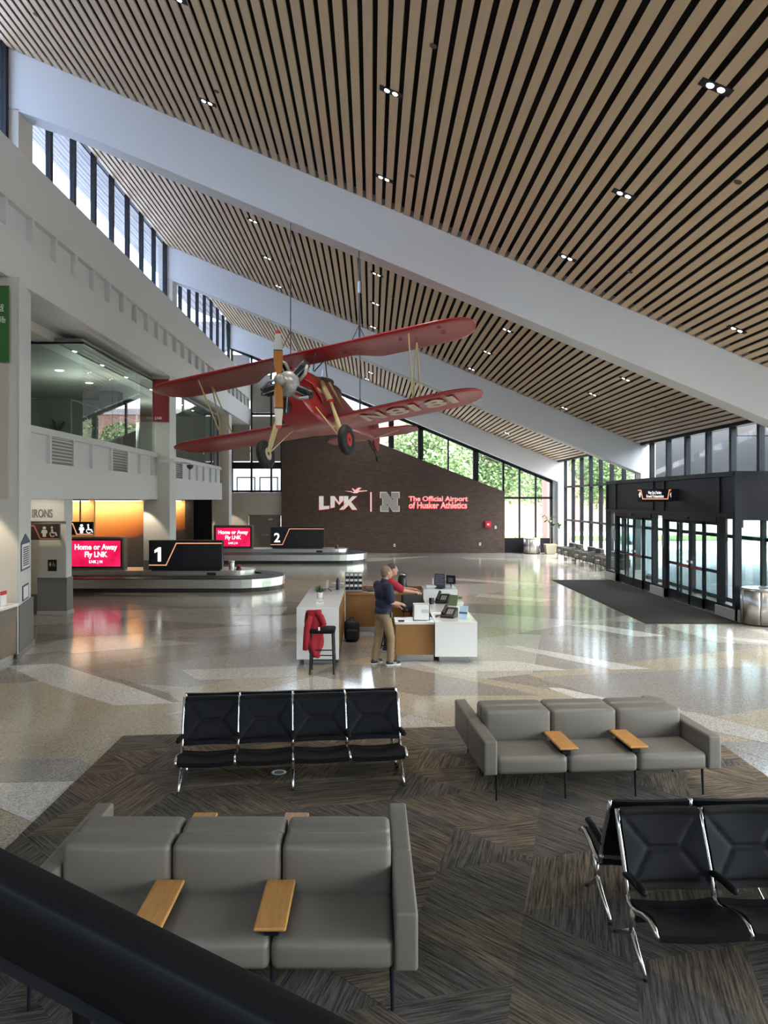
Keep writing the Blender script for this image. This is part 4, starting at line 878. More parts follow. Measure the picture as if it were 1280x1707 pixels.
# ---- tandem sling benches
PT = .58
def tandem(label, loc, rz, seats=4):
    t = tag(empty('tandem_bench', loc, rz), label, 'bench', 'black sling tandem benches'); n = seats; x0 = -PT*n/2
    ups = [(-.06,.865),(-.10,.74),(-.16,.62),(-.22,.48),(-.245,.40),(-.25,.34)]
    rail = [(-.235,.40),(-.27,.335),(-.33,.325),(-.42,.345),(-.52,.385),(-.62,.405),(-.69,.395),(-.735,.36)]
    U_ = R_ = A_ = L_ = None
    for k in range(n+1):
        x = x0+k*PT
        if U_ is None:
            U_ = MB().tube([(0,y,z) for y, z in ups], .017, 8).build('back_upright', 'chrome', t, smooth=True); R_ = MB().tube([(0,y,z) for y, z in rail], [.016,.017,.018,.018,.018,.018,.018,.015], 8).build('seat_rail', 'chrome', t, smooth=True)
            A_ = MB().tube([(0,-.205,.49),(0,-.26,.505),(0,-.42,.525),(0,-.53,.53),(0,-.55,.52)], [.02,.028,.03,.028,.012], 10, flat=.75).build('arm_pad', 'black_leather', t, smooth=True)
            o = [U_, R_, A_]
        else: o = [inst('back_upright', U_, t), inst('seat_rail', R_, t), inst('arm_pad', A_, t)]
        for q in o: q.location = (x,0,0)
        if k % 2 == 0:
            if L_ is None:
                mb = MB(); mb.tube([(0,-.37,.34),(0,-.345,.24),(0,-.335,.16)], [.026,.022,.022], 8); mb.tube([(0,-.325,.19),(0,-.42,.105),(0,-.55,.02)], [.02,.017,.014], 8); mb.tube([(0,-.345,.19),(0,-.22,.11),(0,-.05,.02)], [.02,.017,.013], 8)
                L_ = mb.build('leg', 'chrome', t, smooth=True); F_ = MB().lathe([(.018,0),(.018,.02)], 12).build('foot_glide', 'dark_rubber', L_, loc=(0,-.565,0)); inst('foot_glide', F_, L_, (0,-.035,0)); q = L_
            else:
                q = inst('leg', L_, t)
                for yy in (-.565,-.035): inst('foot_glide', F_, q, (0,yy,0))
            q.location = (x,0,0)
    MB().box(x0, -x0, -.40, -.34, .27, .32).build('support_beam', 'black_frame', t)
    # padded back and seat
    def seamd(s, tt):
        def seg(a, b):
            p = Vector((s*1.05, tt)); a = Vector((a[0]*1.05, a[1])); b = Vector((b[0]*1.05, b[1])); d = b-a; k = max(0, min(1, (p-a).dot(d)/d.length_squared)); return (p-a-d*k).length
        c0, c1 = (.3,.5), (.7,.5)
        return min(seg(c0,c1), seg(c0,(.0,.06)), seg(c0,(.0,.94)), seg(c1,(1,.06)), seg(c1,(1,.94)), abs(tt-.07), abs(tt-.9))
    N, M = 32, 28; B_ = S_ = None
    def interp(pts, q):
        L = [0]
        for a, b in zip(pts[:-1], pts[1:]): L.append(L[-1]+math.hypot(b[0]-a[0], b[1]-a[1]))
        d = q*L[-1]
        for i in range(len(pts)-1):
            if d <= L[i+1]+1e-9: f = (d-L[i])/(L[i+1]-L[i]); return (pts[i][0]+f*(pts[i+1][0]-pts[i][0]), pts[i][1]+f*(pts[i+1][1]-pts[i][1]))
        return pts[-1]
    for k in range(n):
        x = x0+(k+.5)*PT
        if B_ is None:
            bp_ = ups[::-1][1:]; front = []; back = []
            for j in range(M+1):
                tt = j/M; y, z = interp(bp_, tt); fr = []; bk = []
                for i in range(N+1):
                    s = i/N; d = seamd(s, tt); puff = .018*(1-math.exp(-d/.022)); sag = .022*math.sin(PI*s)
                    px = (s-.5)*(PT-.035)
                    fr.append((px, y-.006-puff+sag, z)); bk.append((px, y+.014+puff*.4+sag, z))
                front.append(fr); back.append(bk)
            mb = MB().grid(front).grid(back); mb.grid([front[0], back[0]]).grid([front[-1], back[-1]]).grid([[r[0] for r in front],[r[0] for r in back]]).grid([[r[-1] for r in front],[r[-1] for r in back]])
            B_ = mb.build('back_sling', 'black_leather', t, smooth=True)
            sp_ = rail[1:]; top = []; bot = []
            for j in range(17):
                tt = j/16; y, z = interp(sp_, tt); a_ = []; b_ = []
                for i in range(17):
                    s = i/16; px = (s-.5)*(PT-.035); sag = .045*math.sin(PI*s)*math.sin(PI*min(1, .15+tt*.75)); puff = .012*(1-math.exp(-min(abs(tt-.08), abs(tt-.9))/.05))
                    a_.append((px, y, z+.012+puff-sag)); b_.append((px, y, z-.022-sag))
                top.append(a_); bot.append(b_)
            mb = MB().grid(top).grid(bot).grid([top[0],bot[0]]).grid([top[-1],bot[-1]]).grid([[r[0] for r in top],[r[0] for r in bot]]).grid([[r[-1] for r in top],[r[-1] for r in bot]])
            S_ = mb.build('seat_sling', 'black_leather', t, smooth=True); o = [B_, S_]
        else: o = [inst('back_sling', B_, t), inst('seat_sling', S_, t)]
        for q in o: q.location = (x,0,0)
    return t
a6 = math.radians(6.2)
tandem('black leather and chrome four seat bench facing the viewer at the far carpet edge', (-.876, 8.29, .012), a6)
tandem('black leather bench facing the hall, backed onto the four seat bench', (-.876-.02*math.sin(a6), 8.29+.02, .012), a6+PI)
a2 = math.radians(2.0); ex_, ey_ = 1.685+1.16*math.cos(a2), 5.225+1.16*math.sin(a2)
tandem('black leather and chrome bench facing the viewer, cut off at the right edge', (ex_, ey_-.0, .012), a2)
tandem('black leather bench facing away, backed onto the bench cut off at the right edge', (ex_, ey_+.02, .012), a2+PI)
# floor box under the bench
p = FL(465,1291); fb = tag(empty('floor_box', (p[0], p[1], .0135)), 'oval floor power box in the carpet under the four seat bench', 'floor box'); MB().lathe([(.085,0),(.085,.008),(.075,.012)], 24).build('cover', 'steel_plain', fb)
MB().lathe([(.055,.012),(.055,.014)], 20).build('lid', 'grey_door', fb)
# ---- black handrail close to the viewer
hd = tag(empty('stair_handrail', (0,0,0)), 'wide black stair handrail crossing the lower left corner', 'handrail')
q0, q1 = U(-260,1281,1.25), U(640,1727,1.0)
def rail_ring(p, u0, v0, v1, v2, y0, y1): return None
dR = (q1-q0).normalized(); side = Vector((0,0,1)).cross(dR).normalized(); upv = dR.cross(side).normalized()
if upv.z < 0: upv = -upv
if side.y > 0: side = -side
ring = [(0,0),(-.01,.012),(-.005,.03),(.055,.034),(.085,.02),(.092,0),(.092,-.06),(.07,-.075),(.01,-.06)]
prof = [(0,0),(.03,.004),(.062,-.006),(.075,-.03),(.078,-.085),(.07,-.10),(.06,-.10),(.0,-.03)]
mk = lambda p: [p+side*a+upv*b for a, b in prof]
mb = MB(); A_, B_ = mk(q0), mk(q1); nP = len(prof); mb.add(A_+B_, [list(range(nP))[::-1], list(range(nP,2*nP))]+[(i,(i+1)%nP,nP+(i+1)%nP,nP+i) for i in range(nP)]); mb.build('cap_rail', 'black_rail', hd, bevel=.006, seg=3)
mat('rail_reflection', (.02,.022,.03), .35)  # bluish colour paints the reflection on the side of the black rail
for f in (.12, .55, .9):
    p = q0.lerp(q1, f)+side*.03; MB().tube([tuple(p-upv*.09), (p.x, p.y, p.z-.9)], .018, 8).build('post', 'black_rail', hd)
mb = MB(); p0_, p1_ = q0+side*.055-upv*.11, q1+side*.055-upv*.11; mb.bar(p0_, p1_, .012, .035, upv); mb.build('reflection_strip', 'rail_reflection', hd)

# ================================================================== information desk
dk_ = tag(empty('information_desk', (0,0,0)), 'white and wood U shaped information desk in the middle of the hall', 'desk')
W = 'white_counter'
# left wing
box('left_top', W, dk_, -1.37, -.60, 13.6, 16.9, 1.0, 1.05, bevel=.004); box('left_front_slab', W, dk_, -1.37, -.60, 13.6, 13.65, .11, 1.0, bevel=.004); box('left_side_slab', W, dk_, -1.37, -1.32, 13.65, 16.9, .11, 1.0)
box('left_wood_side', 'desk_wood', dk_, -.66, -.62, 13.66, 16.9, .13, .98); box('left_body', 'grey_door', dk_, -1.31, -.67, 13.66, 16.85, .12, .98); box('toe_kick', 'steel_plain', dk_, -1.25, -.72, 13.75, 16.8, 0, .12)
# back counter
box('back_top', 'desk_wood', dk_, -.60, 1.2, 16.95, 17.7, .86, .90, bevel=.004); box('back_toe_kick', 'steel_plain', dk_, -.6, 1.1, 17.12, 17.6, 0, .13)
for k in range(3): box('back_wood_panel', 'desk_wood', dk_, -.60+k*.6, -.006+k*.6, 17.02, 17.05, .13, .86)
box('back_body', 'grey_door', dk_, -.60, 1.2, 17.06, 17.65, .13, .86); box('back_ledge', 'desk_wood', dk_, -.60, 1.2, 17.62, 17.7, .90, .99)
# right wing, low desk
box('right_top', W, dk_, 1.155, 1.93, 13.75, 16.9, .72, .77, bevel=.004); box('right_front_slab', W, dk_, 1.155, 1.93, 13.75, 13.8, .13, .72, bevel=.004); box('right_side_slab', W, dk_, 1.88, 1.93, 13.8, 17.7, .13, .72)
box('right_body', 'grey_door', dk_, 1.2, 1.87, 13.82, 17.7, .13, .71); box('toe_kick', 'steel_plain', dk_, 1.25, 1.8, 13.95, 17.6, 0, .13)
box('raised_box', W, dk_, 1.155, 1.93, 16.9, 17.7, .72, .99, bevel=.004); box('side_ledge', W, dk_, 1.72, 1.96, 16.0, 16.9, .77, .83, bevel=.004)
# low return with wood front
box('return_top', W, dk_, .42, 1.155, 13.88, 14.48, .70, .745, bevel=.004); box('return_wood_front', 'desk_wood', dk_, .44, 1.15, 13.93, 13.97, .13, .70); box('return_body', 'desk_wood', dk_, .44, 1.15, 13.975, 14.45, .13, .70)
box('toe_kick', 'steel_plain', dk_, .46, 1.15, 14.0, 14.4, 0, .13)
# ---- things on the desk
def stand(u, v, z):                    # photo pixel -> point on a horizontal plane at height z
    y = FPX*(EYE-z)/(v-VV); return ((u-VU)*y/FPX, y, z)
px, py, pz = stand(533,997,1.05); t = palm('desk_plant', 'small green plant in a white pot on the left wing of the desk', 'plant', (px,py,pz), .30, 16, pot='paper', pr_=.065, rnd=12, w=.06)
px, py, pz = stand(533,1006,1.05); t = tag(empty('paper_tray', (px,py,pz)), 'small white tray with papers in front of the desk plant', 'tray'); box('tray', 'paper', t, -.07, .07, -.05, .05, 0, .02, bevel=.004); box('print', 'grey_door', t, -.03, .05, -.02, .03, .02, .022)
px, py, pz = stand(545,986,1.05); t = tag(empty('tablet_stand', (px,py,pz)), 'upright grey card on a black stand behind the desk plant', 'stand'); MB().hexa([(-.03,0,.07),(.03,0,.07),(.03,.012,.07),(-.03,.012,.07)], [(-.02,.05,.24),(.04,.05,.24),(.04,.062,.24),(-.02,.062,.24)]).build('card', 'stone_base', t)
MB().tube([(-.08,-.02,.01),(0,.03,.08),(.1,-.04,.01)], .011, 6).build('stand_legs', 'black_plastic', t); MB().tube([(0,.03,.08),(.13,.05,.09)], .009, 6).build('stand_arm', 'black_plastic', t)
mat('navy_bottle', (.012,.018,.06), .35)
px, py, pz = stand(563,983,1.05); t = tag(empty('water_bottle', (px,py,pz)), 'navy blue water bottle on the left wing of the desk', 'bottle'); MB().lathe([(.038,0),(.04,.01),(.04,.19),(.03,.215),(.02,.225)], 18).build('body', 'navy_bottle', t, smooth=True); MB().lathe([(.023,.225),(.023,.26),(.018,.265)], 14).build('cap', 'black_plastic', t)
for k, (u, w) in enumerate(((557,'left of the navy bottle'),(569,'right of the navy bottle'))):
    px, py, pz = stand(u,981,1.05); t = tag(empty('glass_bowl', (px,py+.12,pz)), 'clear glass bowl %s' % w, 'bowl'); MB().lathe([(.03,0),(.05,.05),(.055,.1),(.05,.1),(.046,.05),(.026,.008)], 18).build('bowl', 'glass_clear', t, smooth=True); MB().lathe([(.055,.098),(.055,.104)], 18).build('rim', 'steel_plain', t)
# brochure rack
px, py, pz = stand(588.5,986,1.05); t = tag(empty('brochure_rack', (-.52, 16.75, 1.05)), 'grey brochure rack with rows of pockets at the end of the desk', 'rack')
t.location = (U(588.5,0,16.7).x, 17.3, .90); mat('rack_grey', (.30,.29,.28), .5)
MB().hexa([(-.20,0,0),(.20,0,0),(.20,.2,0),(-.20,.2,0)], [(-.20,.14,.42),(.20,.14,.42),(.20,.2,.42),(-.20,.2,.42)]).build('frame', 'rack_grey', t)
for r_ in range(3):
    for c_ in range(4):
        x = -.15+c_*.1; z = .05+r_*.12; y = .14*z/.42
        b_ = box('brochure', 'paper', t, x-.035, x+.035, y-.02, y-.01, z+.04, z+.11); box('pocket', 'black_plastic', t, x-.04, x+.04, y-.035, y-.02, z-.01, z+.055)
for k, (u, v) in enumerate(((609,984),(617,983))):
    p = stand(u,v+4,.90); t = tag(empty('desk_item', (p[0], 17.35, .90)), ['clear pen holder on the back counter', 'black stapler on the back counter'][k], ['pen holder','stapler'][k])
    t.name = ['pen_holder','desk_stapler'][k]
    if k == 0: MB().lathe([(.035,0),(.035,.1),(.031,.1),(.031,.01)], 14).build('cup', 'glass_clear', t); MB().tube([(0,0,.01),(.02,0,.16)], .005, 6).build('pen', 'black_plastic', t)
    else: box('base', 'black_plastic', t, -.08, .08, -.02, .02, 0, .02); MB().hexa([(-.08,-.02,.03),(.07,-.02,.03),(.07,.02,.03),(-.08,.02,.03)], [(-.08,-.015,.06),(.06,-.015,.045),(.06,.015,.045),(-.08,.015,.06)]).build('lever', 'black_plastic', t)
# thermos
t = tag(empty('coffee_flask', (U(671,0,17.2).x, 17.25, .90)), 'tall black airpot flask on the back counter beside the two men', 'flask')
MB().lathe([(.10,0),(.105,.02),(.105,.30),(.09,.35),(.06,.38)], 20).build('body', 'black_plastic', t, smooth=True); MB().lathe([(.07,.38),(.065,.41),(.03,.425)], 16).build('lid', 'steel_plain', t, smooth=True); box('spout', 'black_plastic', t, -.02, .02, -.15, -.08, .32, .36); MB().tube([(.09,0,.33),(.12,0,.36),(0,0,.47),(-.12,0,.36),(-.09,0,.33)], .008, 6).build('handle', 'black_plastic', t)
# phones
def phone(label, loc, rz):
    t = tag(empty('desk_phone', loc, rz), label, 'phone', 'black desk phones')
    MB().prism([(-.11,0),(.10,0),(.10,.13),(.06,.13),(-.11,.035)], -.1, .1, 'x').build('base', 'black_plastic', t, bevel=.008)
    MB().tube([(-.07,-.085,.06),(-.07,-.05,.088),(-.07,.06,.15),(-.07,.095,.155)], [.028,.02,.02,.028], 8).build('handset', 'black_plastic', t, smooth=True)
    k0 = None
    for i in range(3):
        for j in range(4):
            y = -.06+j*.025; o = MB().box(-.009,.009,-.008,.008,0,.006).build('key', 'sign_grey_print', t) if k0 is None else inst('key', k0, t); k0 = k0 or o; o.location = (-.01+i*.03, y, .062+(y+.06)*.55); o.rotation_euler = (.5,0,0)
    box('display', 'rack_grey', t, -.02, .08, .07, .09, .131, .137)
    MB().tube([(-.09,-.1,.04),(-.16,-.12,.012),(-.2,-.02,.012),(-.13,.06,.012),(-.1,.04,.03)], .007, 6).build('cord', 'black_plastic', t, smooth=True)
    return t
phone('black desk phone at the near end of the right wing', (*stand(749,1029,.77)[:2], .77), math.radians(-25)).scale = (1.35,)*3
phone('black desk phone farther back on the right wing', (*stand(738,1005,.77)[:2], .77), math.radians(-20)).scale = (1.4,)*3
mat('photo_blue', (.42,.60,.72), .3); mat('sign_slate', (.09,.11,.17), .5); mat('leaf_print', (.12,.17,.08), .5, var=.5, vscale=30)
p = stand(772,1033,.77); t = tag(empty('photo_display', (p[0],p[1]+.05,.77), math.radians(-25)), 'tilted pale blue acrylic display at the desk corner', 'display'); MB().hexa([(-.08,-.02,0),(.08,-.02,0),(.08,-.008,0),(-.08,-.008,0)], [(-.08,.06,.24),(.08,.06,.24),(.08,.072,.24),(-.08,.072,.24)]).build('picture', 'photo_blue', t)
box('foot', 'glass_clear', t, -.08, .08, -.02, .12, 0, .008); MB().hexa([(-.081,.012,.10),(.081,.012,.10),(.081,.016,.10),(-.081,.016,.10)], [(-.081,.024,.135),(.081,.024,.135),(.081,.028,.135),(-.081,.028,.135)]).build('picture_band', 'sign_slate', t)
p = stand(733,986,.99); t = tag(empty('counter_sign', (U(733,0,17.1).x,17.1,.99), math.radians(-35)), 'slate blue standing sign with lines of print on the desk', 'sign'); box('panel', 'sign_slate', t, -.14, .14, 0, .015, .02, .34); box('foot', 'black_plastic', t, -.1, .1, -.05, .07, 0, .02)
for i in range(5): box('print_line', 'rack_grey', t, -.11, .11-.04*(i%2), -.003, 0, .28-i*.045, .295-i*.045)
p = stand(757,1012,.77); t = tag(empty('brochure_stand', (p[0]-.02,p[1]+.2,.77), math.radians(-35)), 'green printed leaflet leaning on a stand between the phones', 'leaflet'); MB().hexa([(-.1,0,0),(.1,0,0),(.1,.012,0),(-.1,.012,0)], [(-.1,.08,.22),(.1,.08,.22),(.1,.092,.22),(-.1,.092,.22)]).build('leaflet', 'leaf_print', t); box('stand_foot', 'black_plastic', t, -.06, .06, .02, .12, 0, .01)
p = stand(768,1003,.77); t = tag(empty('leaflet_box', (p[0]-.06,p[1]+.05,.77)), 'small green box near the right edge of the desk', 'box'); box('box', 'leaf_print', t, -.09, .09, -.06, .06, 0, .09, bevel=.006); box('lid', 'leaf', t, -.092, .092, -.062, .062, .09, .1)
t = tag(empty('monitor_stand', (U(752,0,17.2).x,17.3,.99), math.radians(-30)), 'back of a small monitor with chrome stand at the far desk corner', 'monitor'); box('screen', 'black_plastic', t, -.12, .12, 0, .03, .08, .28, bevel=.008); box('stem', 'chrome', t, -.02, .02, .01, .05, 0, .12); box('foot', 'chrome', t, -.09, .09, -.05, .1, 0, .012); box('back_cover', 'steel_plain', t, -.06, .06, -.012, 0, .12, .22)
t = tag(empty('receipt_printer', (1.38,17.25,.99)), 'white printer with a short antenna on the raised box', 'printer'); box('body', 'paper', t, -.14, .14, -.1, .12, 0, .06, bevel=.015); MB().tube([(.02,.0,.05),(.02,0,.22)], .016, 8).build('post', 'paper', t); box('slot', 'grey_door', t, -.06, .06, -.08, -.06, .06, .064)
p = stand(716,997,.77); t = tag(empty('black_folder', (p[0]+.02,p[1],.77), .3), 'loose dark printed sheets at the far end of the right wing', 'papers'); box('sheet', 'sign_slate', t, -.16, .1, -.12, .12, 0, .006); box('sheet', 'rack_grey', t, -.05, .16, -.1, .16, .006, .01)
p = stand(719,1007,.77); t = tag(empty('pen_cup', (p[0],p[1],.77)), 'black pen cup beside the farther desk phone', 'cup'); MB().lathe([(.05,0),(.055,.13),(.05,.13),(.045,.01)], 16).build('cup', 'black_plastic', t); MB().tube([(0,0,.02),(.03,.01,.2)], .006, 6).build('pen', 'paper', t)
p = stand(733,1022,.77); t = tag(empty('paper_sheet', (p[0],p[1],.77)), 'white sheets lying beside the nearer desk phone', 'papers'); box('sheet', 'paper', t, -.15, .15, -.1, .1, 0, .003); box('sheet', 'paper', t, .0, .2, -.13, .02, .003, .006)
# file crate on the low return
t = tag(empty('file_crate', (.93, 14.18, .745)), 'white file crate with slotted end standing on the low desk', 'crate'); Wp = 'paper'
hh = .30; ww, dd = .30, .24; th = .012
box('end_wall', Wp, t, -ww/2, ww/2, -dd/2, -dd/2+th, 0, hh); box('end_wall', Wp, t, -ww/2, ww/2, dd/2-th, dd/2, 0, hh); box('side_wall', Wp, t, -ww/2, -ww/2+th, -dd/2, dd/2, 0, hh); box('side_wall', Wp, t, ww/2-th, ww/2, -dd/2, dd/2, 0, hh); box('bottom', Wp, t, -ww/2, ww/2, -dd/2, dd/2, 0, th); box('folders', 'oak_pink', t, -ww/2+.02, ww/2-.02, -dd/2+.03, dd/2-.03, .02, hh-.02)
for i in range(6): box('slot', 'rack_grey', t, .0+i*.022, .01+i*.022, -dd/2-.002, -dd/2, .14, .21)
t = tag(empty('paper_stack', (.62, 14.1, .745)), 'white papers and a card reader on the low desk beside the man', 'papers'); box('sheets', 'paper', t, -.14, .14, -.1, .1, 0, .02); box('card_reader', 'black_plastic', t, -.13, -.02, -.17, -.1, .0, .025, bevel=.005)
t = tag(empty('loose_sheet', (1.08, 14.2, .745)), 'pale sheet on the low desk right of the file crate', 'papers'); box('sheet', 'photo_blue', t, -.06, .06, -.12, .12, 0, .004); box('sheet', 'paper', t, -.05, .05, -.2, -.1, 0, .005)
# backpack
mat('black_nylon', (.008,.008,.012), .7, bump=.1, bscale=60)
px, py = FL(589,1050); t = tag(empty('backpack', (px, 16.0, 0)), 'black backpack on the floor against the desk', 'backpack')
cushion('body', 'black_nylon', t, -.16, .16, -.12, .12, 0, .46, .09, (.0,.02,0)); cushion('front_pocket', 'black_nylon', t, -.13, .13, -.19, -.09, .03, .27, .05); MB().tube([(-.05,.02,.45),(-.03,.02,.50),(.03,.02,.50),(.05,.02,.45)], .012, 6).build('grab_handle', 'black_nylon', t); MB().tube([(.08,.11,.42),(.16,.16,.3),(.13,.12,.06)], .018, 6, flat=.5).build('shoulder_strap', 'black_nylon', t)
# bar stool
t = tag(empty('bar_stool', (-.86, 13.1, 0)), 'black bar stool with a low back in front of the desk', 'stool'); hw = .22
cushion('seat', 'black_leather', t, -.22, .22, -.2, .2, .70, .78, .03, (0,0,.012))
legs = [(-.20,-.19),(.20,-.19),(-.20,.19),(.20,.19)]
for x, y in legs:
    L = MB().tube([(x*.9,y*.9,.71),(x*1.03,y*1.03,0.02)], [.02,.019], 8).build('leg', 'black_frame', t); MB().lathe([(.024,0),(.022,.05)], 10, (x*1.03,y*1.03,0)).build('leg_tip', 'dark_rubber', L)
for (a, b, z) in ((0,1,.25),(2,3,.25),(0,2,.32),(1,3,.32),(0,1,.42)): MB().tube([(legs[a][0],legs[a][1],z),(legs[b][0],legs[b][1],z)], .011, 7).build('stretcher', 'black_frame', t)
for s in (-1, 1): MB().tube([(-.20,s*.17,.74),(-.25,s*.17,1.0)], .015, 7).build('back_post', 'black_frame', t)
box('backrest', 'black_leather', t, -.28, -.245, -.19, .19, .88, 1.06, bevel=.012)
mat('red_cloth', (.30,.008,.018), .85, var=.15, vscale=6, bump=.2, bscale=18)
jk = tag(empty('red_jacket', (-1.0, 13.02, 0)), 'red jacket hung over the back of the bar stool', 'jacket')
rows = []
for j in range(15):
    tt = j/14; z = 1.09-.80*tt; row = []
    for i in range(24):
        a = 2*PI*i/24; wv = .125+.03*math.sin(tt*PI)-.07*max(0, tt-.75)/.25; dp = .045+.055*math.sin(min(1, tt*1.3)*PI*.6); fold = 1+.13*math.sin(3*a+5*tt)+.07*math.sin(7*a-3*tt)
        if j == 0: wv, dp = .12, .035
        if j == 14: wv, dp = .09, .05
        row.append((dp*1.2*math.sin(a)*fold-.04*tt+.03, wv*math.cos(a)*fold, z+.03*math.sin(2*a+tt*3)*tt))
    row.append(row[0]); rows.append(row)
mb = MB().grid(rows); mb.add(rows[0][:-1], [list(range(24))]); mb.add(rows[-1][:-1], [list(range(24))]); b_ = mb.build('jacket_body', 'red_cloth', jk, smooth=True); b_.rotation_euler = (0,0,PI/2+.3)
MB().tube([(.04,-.02,1.06),(.12,-.05,.98),(.17,-.06,.86),(.10,-.05,.80)], [.05,.055,.05,.035], 10).build('sleeve', 'red_cloth', jk, smooth=True); MB().tube([(-.06,-.08,1.0),(-.12,-.1,.8),(-.14,-.11,.55),(-.15,-.11,.42)], [.05,.055,.05,.045], 10).build('sleeve', 'red_cloth', jk, smooth=True); box('care_label', 'paper', jk, .075, .105, -.13, -.125, .76, .82)
# office chair behind the desk
t = tag(empty('office_chair', (.95, 15.9, 0), .4), 'black office chair inside the information desk', 'chair')
cushion('seat', 'black_nylon', t, -.25, .25, -.25, .25, .45, .53, .03); cushion('backrest', 'black_nylon', t, -.24, .24, .22, .29, .6, .98, .03); MB().tube([(0,0,.45),(0,0,.1)], .03, 10).build('gas_lift', 'black_plastic', t); MB().tube([(0,.2,.46),(0,.29,.5),(0,.28,.65)], .02, 8).build('back_arm', 'black_plastic', t)
for k in range(5):
    a = k*2*PI/5; L = MB().tube([(0,0,.11),(.29*math.cos(a),.29*math.sin(a),.07)], [.025,.016], 8).build('base_spoke', 'black_plastic', t); MB().ball((.29*math.cos(a),.29*math.sin(a),.03), .03, 10, 6).build('caster', 'dark_rubber', L, smooth=True)
for s in (-1, 1): box('armrest', 'black_plastic', t, *sorted((s*.26,s*.31)), -.12, .14, .68, .71, bevel=.01); MB().tube([(s*.285,.05,.68),(s*.285,.05,.5),(s*.2,.05,.46)], .012, 6).build('arm_support', 'black_plastic', t)
# ================================================================== the biplane
pm = mat('plane_red', (.30,.012,.016), .34, spec=.5, var=.18, vscale=1.3, coat=.25); mat('plane_red_dark', (.16,.01,.012), .45, var=.15)
mat('cream_strut', (.62,.50,.24), .4, var=.05); mat('prop_wood', (.36,.14,.03), .3, var=.3, vscale=8, stretch=(3,3,.4), coat=.5); mat('prop_grey', (.45,.45,.42), .4); mat('prop_cream', (.62,.56,.45), .4)
mat('engine_silver', (.36,.345,.32), .45, metal=.5, var=.12, vscale=12); mat('cylinder_black', (.02,.02,.02), .5); mat('tire', (.014,.014,.015), .7); mat('hub_red', (.45,.02,.03), .45); mat('hub_cream', (.5,.45,.33), .45); mat('wing_letters', (.62,.52,.40), .6, var=.12, vscale=10); mat('wire', (.06,.06,.055), .4, metal=.6); mat('canvas_brown', (.10,.055,.035), .7)
pl = tag(empty('biplane', (0,0,0)), 'red open cockpit biplane with radial engine hanging from the ceiling', 'aeroplane')
PM = Matrix.Translation((-1.37714, 16.6, 4.74753)) @ Matrix.Rotation(math.radians(-20.2355),4,'Z') @ Matrix.Rotation(math.radians(-6.7784),4,'X') @ Matrix.Rotation(math.radians(-8.0872),4,'Y')
pl.matrix_world = PM
GAP, STG, NOY, NOZ = 1.393, .575, -1.42, .58
def airfoil(c, le, z, x, th=.12, n=10):
    up = []; lo = []
    for i in range(n+1):
        t = (1-math.cos(PI*i/n))/2; yt = 5*th*c*(.2969*math.sqrt(t)-.126*t-.3516*t*t+.2843*t**3-.1015*t**4); cam_ = .03*c*math.sin(PI*t)
        up.append((x, le+t*c, z+cam_+yt)); lo.append((x, le+t*c, z+cam_-yt*.55))
    return up+lo[::-1][1:-1]
def wing(name, half, chord, le0, z, dih, cut=None, tipc=.42):
    mb = MB(); secs = []; xs = [-1+2*i/60 for i in range(61)]
    for s in xs:
        x = s*half; e = abs(s)*half; c = chord; l = le0
        d = half-e
        if d < .75:                                    # rounded tip
            k = math.sqrt(max(0, 1-((.75-d)/.75)**2)); c = chord*(.14+.86*k); l = le0+(chord-c)*.35
        if cut and e < cut[0]:
            f = 1 if e < cut[0]-.7 else .5+.5*math.cos(PI*(e-cut[0]+.7)/.7); c = c-cut[1]*f
        secs.append(airfoil(c, l, z+dih*e, x))
    n = len(secs[0]); vs = [p for q in secs for p in q]; fs = [(i*n+k, i*n+(k+1)%n, (i+1)*n+(k+1)%n, (i+1)*n+k) for i in range(len(secs)-1) for k in range(n)]+[list(range(n)), list(range((len(secs)-1)*n, len(secs)*n))]
    mb.add(vs, fs); return mb.build(name, 'plane_red', pl, smooth=True)
CH = 1.30
uw = wing('upper_wing', 3.93, CH, -STG, GAP, .0, cut=(1.7,.44))
lw = wing('lower_wing', 3.80, CH, 0, 0, .02)
# lettering under the lower wing
for ch_, x in (('N', 1.05), ('8', 1.64), ('1', 2.20), ('8', 2.50), ('1', 3.06)):
    w = .46 if ch_ != '1' else .17
    if ch_ == '1': o = MB().box(0,.15,0,.62,-.002,.002).build('wing_letter', 'wing_letters', lw); o.location = (x,.82,-.028); o.rotation_euler = (PI,0,0)
    else: o = text(ch_, .9, 'wing_letters', lw, 'wing_letter', .002, (x, .82, -.028), rot=(PI,0,0), offset=.02, width=w, height=.62)
    o.location.z = -.030+.02*(x+.2); o.rotation_euler = (PI+.035, -.02, 0)
# aileron seams / inspection rings
for (x, y) in ((1.0,.12),(1.25,.12),(1.05,.3),(1.3,.3),(3.2,-.1),(3.2,.25),(2.3,.1)):
    MB().lathe([(.05,0),(.05,.004)], 14, (x, y-.2, GAP-.035)).build('inspection_ring', 'plane_red_dark', uw)
